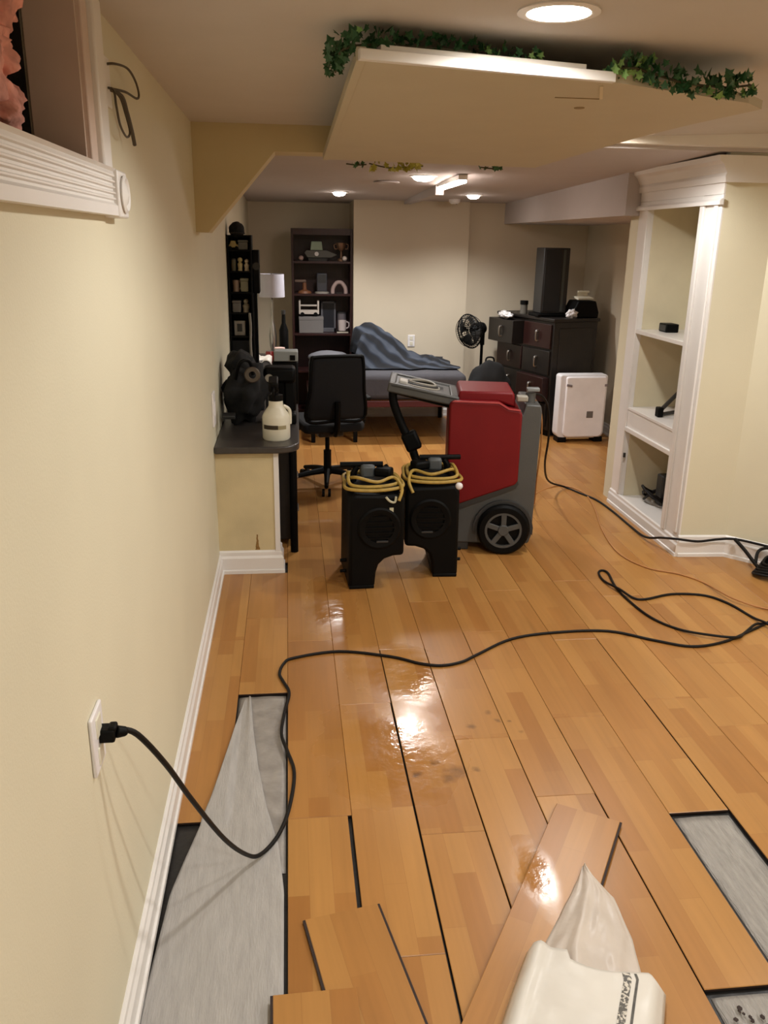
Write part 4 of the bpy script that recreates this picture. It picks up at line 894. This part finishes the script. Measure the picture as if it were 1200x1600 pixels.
B().cyl((0.01, 0.0, 0.014), (0.13, 0.07, 0.014), 0.012, n=10).build('strut', DGREY, t)
t = thing('cable_bundle', 'dark cables heaped in the bottom opening of the white built-in', 'cables', (2.36, 4.99, 0.091))
for q in range(3):
    B().tube([(0.07 * math.cos(R(40 * k)) * (1 + 0.15 * q), 0.09 * math.sin(R(40 * k)), 0.012 + 0.02 * q + 0.03 * (1 + math.sin(R(80 * k + 60 * q)))) for k in range(9)], 0.009, 6, closed=True).build('cable', CORD, t, smooth=True)
B().bx(0.0, 0.12, -0.07, 0.02, 0.0, 0.20).build('adapter', DGREY, t, bevel=0.01)

# ------------------------------------------------------------------ dehumidifier
t = thing('dehumidifier', 'red and grey wheeled dehumidifier standing in the middle of the room', 'dehumidifier', (0.885, 4.46, 0), R(-9))
D0, D1 = 0.0, 0.46
ch = [(0.02, 0.045), (0.30, 0.045), (0.462, 0.05), (0.478, 0.10), (0.488, 0.82), (0.480, 0.855), (0.40, 0.858), (0.385, 0.80), (0.02, 0.80)]
B().prism(ch, 'y', D0 + 0.012, D1 - 0.012).build('chassis', GREY, t, bevel=0.008)
red = [(-0.02, 0.255), (-0.02, 0.855), (0.0, 0.872), (0.25, 0.868), (0.305, 0.835), (0.365, 0.828), (0.380, 0.81), (0.378, 0.43), (0.365, 0.405)]
B().prism(red, 'y', D0 - 0.012, D1 + 0.012).build('red_cover', RED, t, bevel=0.012, seg=3)
B().prism([(0.02, 0.86), (0.035, 0.918), (0.335, 0.915), (0.35, 0.83), (0.25, 0.86)], 'y', D0 + 0.06, D1 - 0.03).build('top_cover', RED, t, bevel=0.012)
B().prism([(-0.005, 0.868), (0.005, 0.876), (0.25, 0.872), (0.305, 0.840), (0.368, 0.833), (0.366, 0.826), (0.303, 0.832), (0.248, 0.864)], 'y', D0 - 0.017, D0 - 0.008).build('cover_rim', mat('red_rim_highlight', (176, 70, 72), 0.4), t)  # cover lip in paler red, its highlight put into the colour
B().prism([(0.0, 0.16), (0.0, 0.262), (0.365, 0.412), (0.378, 0.43), (0.384, 0.41), (0.37, 0.385), (0.02, 0.24)], 'y', D0 - 0.006, D1 + 0.006).build('cover_seam', DGREY, t)
# wheel arch and wheels
arch = [(0.31 + 0.172 * math.cos(R(a)), 0.14 + 0.172 * math.sin(R(a))) for a in range(-10, 191, 15)]
arch = arch + [(0.31 + 0.155 * math.cos(R(a)), 0.14 + 0.155 * math.sin(R(a))) for a in range(190, -11, -15)]
B().prism(arch, 'y', D0 - 0.012, D0 + 0.04).build('wheel_arch', DGREY, t)
for yy, s in ((D0 - 0.055, -1), (D1 + 0.012, 1)):
    wl = B().lathe([(0.105, 0.0), (0.135, 0.0), (0.147, 0.012), (0.147, 0.038), (0.135, 0.05), (0.105, 0.05)], 36, (0, 0, 0), 'y', True).build('tyre', BLACK, t, smooth=True)
    wl.location = (0.31, yy, 0.147)
    yf = 0.002 if s < 0 else 0.03
    B().lathe([(0.092, yf), (0.108, yf), (0.108, yf + 0.02), (0.092, yf + 0.02)], 36, (0, 0, 0), 'y', True).build('rim', GREY, wl, smooth=True)
    B().lathe([(0, yf - 0.004), (0.028, yf - 0.004), (0.032, yf + 0.002), (0.032, yf + 0.02), (0, yf + 0.02)], 20, (0, 0, 0), 'y').build('hub', GREY, wl, smooth=True)
    B().cyl((0, 0.024, 0), (0, 0.03, 0), 0.104, n=32).build('wheel_disc', BLACK, wl)
    for q in range(5):
        a = R(72 * q + 18); B().box((0.063 * math.cos(a), yf + 0.01, 0.063 * math.sin(a)), (0.075, 0.016, 0.030), ry=-a).build('spoke', GREY, wl, bevel=0.003)
B().cyl((0.31, D0 - 0.03, 0.147), (0.31, D1 + 0.03, 0.147), 0.012, n=12).build('axle', DGREY, t)
B().bx(0.03, 0.12, D0 + 0.02, D1 - 0.02, 0.0, 0.05).build('front_foot', DGREY, t, bevel=0.006)
# control tray folded out to the left
tr = bpy.data.objects.new('control_tray', B().prism([(-0.2, -0.2), (0.2, -0.2), (0.2, 0.2), (-0.2, 0.2)], 'z', -0.028, -0.02).build('tmp', GREY).data); COL.objects.link(tr)
bpy.data.objects.remove(bpy.data.objects['tmp']); tr.parent = t
tr.location = (-0.165, 0.23, 0.905); tr.rotation_euler = (0, R(11), 0)
for v in tr.data.vertices: v.co.x *= 0.92
for (x0, x1, y0, y1) in ((-0.2, 0.2, -0.2, -0.165), (-0.2, 0.2, 0.165, 0.2), (-0.2, -0.16, -0.165, 0.165), (0.15, 0.2, -0.165, 0.165)):
    B().bx(x0, x1, y0, y1, -0.035, 0.018).build('tray_rim', GREY, tr, bevel=0.008)
B().bx(-0.16, 0.15, -0.165, 0.165, -0.02, -0.012).build('tray_floor', DGREY, tr)
for q in range(4):
    B().tube([(-0.01 + (0.11 - 0.012 * q) * math.cos(R(36 * k)), (0.12 - 0.014 * q) * math.sin(R(36 * k)), -0.002 + 0.008 * q + 0.004 * math.sin(k)) for k in range(10)], 0.008, 6, closed=True, smooth=3).build('cord_coil', (mat('pale_cord', (150, 144, 132), 0.5) if q % 2 else DGREY), tr, smooth=True)
B().box((-0.12, -0.04, 0.01), (0.05, 0.10, 0.03)).build('plug_block', mat('bright_plug', (196, 192, 184), 0.35), tr, bevel=0.006)
B().box((0.09, 0.02, -0.002), (0.06, 0.16, 0.02)).build('keypad', BLACK, tr, bevel=0.004)
st = B()
st.tube([(-0.335, 0.08, 0.915), (-0.33, 0.08, 0.84), (-0.285, 0.08, 0.72), (-0.235, 0.08, 0.62), (-0.19, 0.08, 0.50), (-0.08, 0.10, 0.25), (0.04, 0.12, 0.09)], 0.024, 10)
st.build('support_strut', BLACK, t, smooth=True)
B().tube([(-0.34, 0.08, 0.91), (-0.20, 0.08, 0.875), (0.0, 0.08, 0.83)], 0.018, 8).build('tray_brace', BLACK, t, smooth=True)
B().box((-0.225, 0.07, 0.625), (0.09, 0.06, 0.11), ry=R(-25)).build('latch', BLACK, t, bevel=0.015)
# hose fittings on the right top corner
B().cyl((0.43, 0.10, 0.855), (0.43, 0.10, 0.91), 0.028, n=16).build('hose_fitting', GREY, t)
B().box((0.38, 0.06, 0.885), (0.06, 0.06, 0.03)).build('pale_clip', mat('pale_cord', (150, 144, 132)), t, bevel=0.006)
B().box((0.44, 0.09, 0.93), (0.07, 0.05, 0.02)).build('fitting_cap', mat('fitting_grey', (120, 122, 122), 0.4), t, bevel=0.005)

# ------------------------------------------------------------------ two air movers
def air_mover(label, loc, mirror, rz):
    t = thing('air_mover', label, 'air mover', loc, rz, 'air movers in front of the dehumidifier')
    s = -1 if mirror else 1
    pr = [(0.0, 0.0), (0.135, 0.0), (0.142, 0.08), (0.155, 0.125), (0.185, 0.155), (0.23, 0.17), (0.285, 0.172), (0.285, 0.47), (0.27, 0.495), (0.03, 0.505), (0.005, 0.48)]
    pr = [(s * x, z) for x, z in pr]
    B().prism(pr, 'y', 0.0, 0.36).build('housing', BLACK, t, bevel=0.03, seg=3)
    B().lathe([(0.07, 0.0), (0.105, 0.0), (0.11, -0.008), (0.10, -0.014), (0.075, -0.010)], 32, (s * 0.155, 0.002, 0.325), 'y', True).build('intake_ring', BLACK, t, smooth=True)
    for q in range(5): B().bx(s * 0.075, s * 0.235, -0.008, 0.0, 0.268 + q * 0.028, 0.276 + q * 0.028).build('intake_slat', BLACK, t)
    B().bx(s * 0.004, s * 0.132, -0.004, 0.10, 0.0, 0.018).build('outlet_lip', BLACK, t, bevel=0.004)
    B().tube([(s * 0.02, 0.16, 0.545), (s * 0.05, 0.08, 0.57), (s * 0.15, 0.05, 0.552), (s * 0.24, 0.10, 0.56), (s * 0.27, 0.02, 0.525), (s * 0.25, -0.012, 0.47)], 0.0085, 8).build('power_cord', YEL, t, smooth=True)
    B().box((s * 0.20, 0.16, 0.575), (0.09, 0.07, 0.045), rz=s * R(-25)).build('switch_box', BLACK, t, bevel=0.012)
    # handle and wound yellow cord
    for hx in (0.05, 0.23): B().tube([(s * hx, 0.20, 0.49), (s * hx, 0.20, 0.56), (s * (hx + (0.02 if hx < 0.1 else -0.02)), 0.20, 0.595)], 0.016, 8).build('handle_post', BLACK, t, smooth=True)
    B().cyl((s * -0.02, 0.21, 0.605), (s * 0.20, 0.19, 0.608), 0.014, n=12).build('handle_grip', BLACK, t)
    B().box((s * 0.12, 0.20, 0.575), (0.075, 0.09, 0.07)).build('motor_clamp', mat('blue_grey_clamp', (74, 78, 80), 0.45), t, bevel=0.015)
    B().bx(s * 0.0, s * 0.28, 0.06, 0.34, 0.50, 0.518).build('top_plate', BLACK, t, bevel=0.006)
    for q in range(2):
        z = 0.524 + 0.014 * q; e = 0.014 * q + 0.006 * (q % 2)
        B().tube([(s * (0.0 + e), 0.04 + e, z), (s * 0.14, 0.015 + e, z - 0.006), (s * (0.275 - e), 0.05 + e, z), (s * (0.285 - e), 0.19, z + 0.006), (s * (0.26 - e), 0.33 - e, z), (s * 0.14, 0.345 - e, z), (s * (0.02 + e), 0.32 - e, z), (s * (0.0 + e), 0.18, z + 0.03 * q)], 0.0090, 8, closed=True).build('power_cord', YEL, t, smooth=True)
    for z in (0.055, 0.115): B().cyl((s * 0.005, 0.12, z), (s * -0.03, 0.12, z), 0.009, n=10).build('side_peg', BLACK, t)
    B().box((s * 0.17, -0.006, 0.255), (0.06, 0.012, 0.01)).build('speed_switch', DGREY, t, bevel=0.002)
    return t
a1 = air_mover('black upright air mover on the left with small white label marks', (0.275, 3.93, 0), False, R(3))
LB = mat('label_white', (186, 182, 156), 0.5)
B().bx(0.205, 0.225, -0.006, -0.002, 0.392, 0.432).build('label_mark', LB, a1)
B().bx(0.165, 0.178, -0.006, -0.002, 0.405, 0.418).build('label_mark', LB, a1)
B().tube([(0.185, -0.008, 0.490), (0.205, -0.010, 0.468), (0.23, -0.008, 0.462), (0.236, -0.006, 0.49)], 0.006, 6, smooth=3).build('cord_clip', LB, a1, smooth=True)
a2 = air_mover('black upright air mover on the right with a white cord end', (0.865, 4.06, 0), True, R(-3))
B().ball((-0.01, 0.01, 0.50), 0.02, 2).build('cord_end', OFFW, a2, smooth=True)

# ------------------------------------------------------------------ cords and hose on the floor
def cord(name, label, cat, pts, r, m, n=8, smooth=6):
    return tag(B().tube(pts, r, n, smooth=smooth).build(name, m, smooth=True, angle=180), label, cat)
zc = 0.0064
pt = thing('extension_cord', 'black extension cord plugged into the left wall and snaking across the planks', 'cord', (XW + 0.04, 1.468, 0.775))
O = Vector(pt.location)
path = [(-0.348, 1.478, 0.776), (-0.319, 1.50, 0.748), (-0.278, 1.56, 0.633), (-0.244, 1.66, 0.467), (-0.192, 1.81, 0.233), (-0.148, 1.945, 0.066), (-0.112, 2.005, 0.012), (-0.062, 2.09, zc), (-0.028, 2.22, zc), (-0.012, 2.394, zc), (-0.035, 2.52, zc), (-0.056, 2.63, zc), (-0.045, 2.78, zc), (-0.028, 2.913, 0.006), (-0.05, 3.0, zc), (-0.067, 3.07, zc), (-0.05, 3.155, zc), (-0.006, 3.202, zc), (0.187, 3.245, zc), (0.403, 3.181, zc), (0.52, 3.11, zc), (0.609, 3.085, zc), (0.70, 3.11, zc), (0.778, 3.168, zc), (0.969, 3.305, zc), (1.191, 3.353, zc), (1.432, 3.347, zc), (1.603, 3.243, zc), (1.749, 3.169, zc), (1.914, 3.199, zc), (2.10, 3.30, zc), (2.30, 3.42, zc), (2.45, 3.50, zc), (2.56, 3.64, zc), (2.60, 3.82, 0.02)]
B().tube([Vector(p) - O for p in path], 0.0062, 8, smooth=6).build('cable', CORD, pt, smooth=True, angle=180)
B().box((-0.020, 0.0, 0.0), (0.034, 0.032, 0.028)).box((-0.008, 0.0, 0.013), (0.016, 0.026, 0.012)).cyl((-0.004, 0.003, 0.0), (0.016, 0.013, -0.006), 0.013, 0.009, 12).build('plug', BLACK, pt, bevel=0.004)
cord('looped_cord', 'black cord folded into a narrow loop on the floor at the right', 'cord',
     [(2.55, 3.86, 0.02), (2.52, 3.68, zc), (2.40, 3.49, zc), (2.228, 3.374, zc), (2.148, 3.345, 0.016), (2.06, 3.28, zc), (1.989, 3.225, 0.014), (1.878, 3.247, 0.018), (1.769, 3.341, zc), (1.69, 3.48, zc), (1.66, 3.70, zc), (1.662, 3.86, zc), (1.690, 4.03, zc), (1.672, 4.075, zc), (1.640, 4.04, zc), (1.628, 3.93, zc), (1.655, 3.79, 0.020), (1.70, 3.70, zc), (1.76, 3.685, zc), (1.917, 3.735, zc), (2.075, 3.707, zc), (2.150, 3.60, zc), (2.185, 3.44, zc), (2.20, 3.32, 0.022), (2.21, 3.15, zc), (2.26, 2.98, zc), (2.50, 2.72, zc), (2.90, 2.62, zc), (3.36, 2.60, zc)], 0.0062, CORD)
cord('power_cord', 'black power cord running from the dehumidifier along the built-in baseboard', 'cord',
     [(1.325, 4.50, 0.90), (1.40, 4.54, 0.885), (1.47, 4.62, 0.80), (1.53, 4.75, 0.60), (1.60, 5.0, 0.36), (1.78, 5.45, 0.12), (1.97, 5.65, 0.015), (2.04, 5.52, zc), (2.10, 5.35, zc), (2.12, 5.10, zc), (2.12, 4.80, zc), (2.115, 4.55, 0.02), (2.135, 4.38, 0.075), (2.165, 4.245, 0.115), (2.28, 4.225, 0.105), (2.40, 4.225, 0.115), (2.49, 4.19, 0.125), (2.62, 4.03, 0.130), (2.80, 3.84, 0.13)], 0.007, CORD)
cord('thin_hose', 'thin tan drain hose trailing across the floor to the right', 'hose',
     [(1.345, 4.53, 0.88), (1.41, 4.56, 0.80), (1.44, 4.60, 0.60), (1.46, 4.70, 0.35), (1.55, 5.0, 0.10), (1.70, 5.5, 0.006), (1.95, 5.72, 0.005), (2.07, 5.55, 0.005), (2.03, 5.2, 0.005), (1.92, 4.75, 0.005), (1.865, 4.34, 0.005), (1.936, 4.102, 0.005), (2.074, 3.999, 0.005), (2.155, 3.869, 0.005), (2.188, 3.63, 0.020), (2.316, 3.526, 0.005), (2.5, 3.46, 0.016), (2.75, 3.30, 0.005), (3.05, 3.22, 0.005), (3.34, 3.18, 0.005)], 0.0045, TAN)
t = thing('cord_bundle', 'tangled bundle of black cord on the floor by the right wall', 'cord', (2.56, 3.93, 0))
for q in range(5):
    ph = q * 0.7; rx_, ry_ = 0.13 - 0.012 * q, 0.09 - 0.006 * q
    B().tube([(0.04 + rx_ * math.cos(R(40 * k) + ph), ry_ * math.sin(R(40 * k) + ph), 0.010 + 0.016 * q + 0.012 * (1 + math.sin(2 * R(40 * k) + q))) for k in range(9)], 0.008, 8, closed=True).build('coil', CORD, t, smooth=True)
B().tube([(-0.03, 0.04, 0.02), (-0.045, 0.10, 0.05), (-0.06, 0.18, 0.09), (-0.085, 0.255, 0.13)], 0.010, 8).build('cord_tail', CORD, t, smooth=True)
B().tube([(-0.04, 0.09, 0.05), (0.0, 0.14, 0.10), (0.05, 0.10, 0.13), (0.14, 0.02, 0.135)], 0.009, 8).build('cord_tail', CORD, t, smooth=True)
B().box((0.05, -0.02, 0.09), (0.12, 0.10, 0.06), rz=R(20)).build('plug_block', BLACK, t, bevel=0.012)

# ------------------------------------------------------------------ lifted floor: underlay, loose planks, wrap
def left_sheet(u, v):
    # v: 0 far .. 1 near, u: 0 left .. 1 right
    y = 2.905 - v * 2.3
    pl_ = [(0.0, -0.199), (0.12, -0.232), (0.27, -0.276), (0.44, -0.353), (0.60, -0.372), (1.0, -0.374)]
    for (a, xa), (b_, xb) in zip(pl_, pl_[1:]):
        if a <= v <= b_: xl = xa + (xb - xa) * (v - a) / (b_ - a)
    rp = [(0.0, -0.176), (0.10, -0.158), (0.20, -0.132), (0.29, -0.100), (0.37, -0.060), (0.45, -0.044), (1.0, -0.042)]
    for (a, xa), (b_, xb) in zip(rp, rp[1:]):
        if a <= v <= b_: xr = xa + (xb - xa) * (v - a) / (b_ - a)
    x = xl + (xr - xl) * u
    z = -0.010
    if y > 2.18:
        k = max(0.0, min(1.0, (-0.216 - x) / 0.02 + 0.5)); z = -0.010 + 0.0135 * k
    else: z = -0.0095
    z += 0.008 * math.exp(-((u - 0.8) / 0.2) ** 2) * max(0, 1 - v * 2.2)
    z += 0.0035 + 0.0025 * (1 + noise.noise(Vector((x * 14, y * 5, 2.2)))) + 0.004 * max(0, noise.noise(Vector((x * 6 + y * 4, y * 2.2, 8.1))))
    return Vector((x, y, z))
tag(B().grid(left_sheet, 36, 90).build('underlay_sheet', FOAM, smooth=True, angle=180, solid=0.0012), 'wide pale foam underlay sheet loose along the left wall', 'underlay')
def flat_sheet(x0, x1, y0, y1, seed, m, name, label):
    return tag(B().grid(lambda u, v: Vector((x0 + (x1 - x0) * u, y0 + (y1 - y0) * v, -0.0125 + 0.0022 * (1 + noise.noise(Vector((u * 4, v * 9, seed)))) * min(1, 6 * u, 6 * (1 - u)))), 12, 40).build(name, m, smooth=True, angle=180, solid=0.001), label, 'underlay')
flat_sheet(-0.222, -0.040, 1.95, 2.922, 8.8, mat('damp_underlay', (150, 144, 138), 0.35, bump=0.5, bscale=22, var=0.22, vscale=12), 'underlay_sheet', 'damp grey underlay at the head of the long gap beside the cord')
flat_sheet(1.172, 1.352, 0.9, 2.078, 3.3, SILV, 'underlay_sheet', 'silver grey underlay showing in the long plank gap at the right')
flat_sheet(0.972, 1.152, 0.9, 1.440, 6.1, SILV, 'underlay_sheet', 'silver grey underlay with dark specks in the bottom right gap')
t = thing('dark_debris', 'dark crumbs scattered on the underlay in the bottom right gap', 'debris', (1.03, 1.37, -0.003))
for q in range(14):
    B().ball((rnd.uniform(-0.04, 0.04), rnd.uniform(-0.05, 0.04), 0.002), (rnd.uniform(0.003, 0.008), rnd.uniform(0.003, 0.008), 0.002), 1).build('crumb', EDGE, t)
def loose_plank(label, x, y, rz, ln, z, sides):
    o = bpy.data.objects.new('loose_plank', plank_mesh(0.197, ln, 0.0095)); COL.objects.link(o)
    o.location = (x, y, z); o.rotation_euler = (0, 0, rz)
    for sd in sides: B().bx(sd * 0.0975, sd * 0.105, -ln / 2, ln / 2, -0.0085, -0.0025).build('edge_strip', EDGE, o)  # narrow dark strip along each listed long edge
    return tag(o, label, 'plank', 'loose planks in the foreground')
def place(p1, p2, ln, z, label, sides):
    # p1, p2: far left and far right corners
    a = Vector(p1); b_ = Vector(p2); d = (b_ - a).normalized(); n_ = Vector((d.y, -d.x)); c = (a + b_) / 2 + n_ * ln / 2
    return loose_plank(label, c.x, c.y, math.atan2(d.y, d.x), ln, z, sides)
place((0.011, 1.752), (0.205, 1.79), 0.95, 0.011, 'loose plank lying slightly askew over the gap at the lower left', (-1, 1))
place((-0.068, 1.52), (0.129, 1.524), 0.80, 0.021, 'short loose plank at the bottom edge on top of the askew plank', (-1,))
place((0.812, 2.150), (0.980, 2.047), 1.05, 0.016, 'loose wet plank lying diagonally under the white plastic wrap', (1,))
# white wrap
WO = Vector((0.66, 1.5, 0.014))
t = thing('plastic_wrap', 'crumpled white plastic wrap lying on the diagonal loose plank', 'plastic wrap', WO)
def wrap_top(u, v):
    # v 0 apex .. 1 near
    L0 = Vector((0.802, 1.862)); rpts = [(0.0, 0.806, 1.862), (0.25, 0.842, 1.74), (0.55, 0.838, 1.60), (0.8, 0.818, 1.50), (1.0, 0.80, 1.40)]
    lpts = [(0.0, 0.796, 1.860), (0.3, 0.735, 1.77), (0.6, 0.655, 1.665), (0.8, 0.59, 1.58), (1.0, 0.55, 1.46)]
    def ip(p):
        for a, b_ in zip(p, p[1:]):
            if a[0] <= v <= b_[0]:
                k = (v - a[0]) / (b_[0] - a[0]); return Vector((a[1] + (b_[1] - a[1]) * k, a[2] + (b_[2] - a[2]) * k))
    l, r = ip(lpts), ip(rpts); p = l.lerp(r, u)
    z = 0.006 + 0.035 * math.sin(math.pi * min(1, u * 1.05)) ** 0.8 * (0.3 + 0.7 * v) + 0.008 * noise.noise(Vector((u * 4, v * 6, 0.5))) + 0.006 * noise.noise(Vector((u * 11, v * 5, 1.5)))
    z += 0.018 * math.exp(-((u - 0.33) / 0.07) ** 2) * v
    return Vector((p.x, p.y, 0.014 + max(0.004, z))) - WO
B().grid(wrap_top, 30, 36).build('upper_fold', mat('thin_plastic_wrap', (196, 184, 172), 0.35, bump=0.4, bscale=18, var=0.06, vscale=10), t, smooth=True, angle=180, solid=0.0015)
def wrap_low(u, v):
    L = [(0.0, 0.560, 1.590), (0.25, 0.50, 1.49), (1.0, 0.34, 1.20)]; Rr = [(0.0, 0.845, 1.448), (0.1, 0.850, 1.43), (1.0, 0.70, 1.14)]
    def ip(p):
        for a, b_ in zip(p, p[1:]):
            if a[0] <= v <= b_[0]:
                k = (v - a[0]) / (b_[0] - a[0]); return Vector((a[1] + (b_[1] - a[1]) * k, a[2] + (b_[2] - a[2]) * k))
    p = ip(L).lerp(ip(Rr), u)
    step = 0.0 if u < 0.38 else (u - 0.38) * 0.06
    p = p + Vector((-0.35, -1.0)).normalized() * (0.045 * max(0, math.sin(math.pi * max(0, min(1, (u - 0.05) / 0.85)))) * (1 - v) if u > 0.3 else 0.012 * (1 - v))
    z = 0.040 + 0.020 * math.sin(math.pi * u) + 0.007 * noise.noise(Vector((u * 5, v * 5, 3.5))) + 0.016 * math.exp(-((u - 0.10) / 0.05) ** 2) - 0.030 * max(0, (u - 0.92) / 0.08) - 0.03 * max(0, (0.05 - u) / 0.05)
    return Vector((p.x, p.y, 0.014 + z)) - WO
wl_ = B().grid(wrap_low, 40, 30).build('lower_fold', PAPER, t, smooth=True, angle=180, solid=0.002)
PR = bpy.data.materials.new('grey_print'); PR.use_nodes = True; nt = PR.node_tree
tc = nt.nodes.new('ShaderNodeTexCoord'); ns = nt.nodes.new('ShaderNodeTexNoise'); ns.inputs['Scale'].default_value = 130; nt.links.new(tc.outputs['Object'], ns.inputs['Vector'])
cr = nt.nodes.new('ShaderNodeValToRGB'); cr.color_ramp.elements[0].position = 0.47; cr.color_ramp.elements[0].color = rgb(84, 80, 74); cr.color_ramp.elements[1].position = 0.56; cr.color_ramp.elements[1].color = rgb(206, 198, 184)
nt.links.new(ns.outputs[0], cr.inputs[0]); nt.links.new(cr.outputs[0], nt.nodes['Principled BSDF'].inputs[0])
B().grid(lambda u, v: wrap_low(0.70 + 0.055 * u, 0.02 + 0.6 * v) + Vector((0, 0, 0.0022)), 4, 24).build('printed_band', PR, t, smooth=True, angle=180)
B().grid(lambda u, v: wrap_low(0.785 + 0.018 * u, 0.03 + 0.6 * v) + Vector((0, 0, 0.0022)), 2, 24).build('printed_line', mat('dark_print', (74, 70, 64), 0.5, var=0.5, vscale=60), t, smooth=True, angle=180)
B().ball((0.798 - WO.x, 1.488 - WO.y, 0.016), (0.005, 0.005, 0.002), 1).build('speck', EDGE, t)
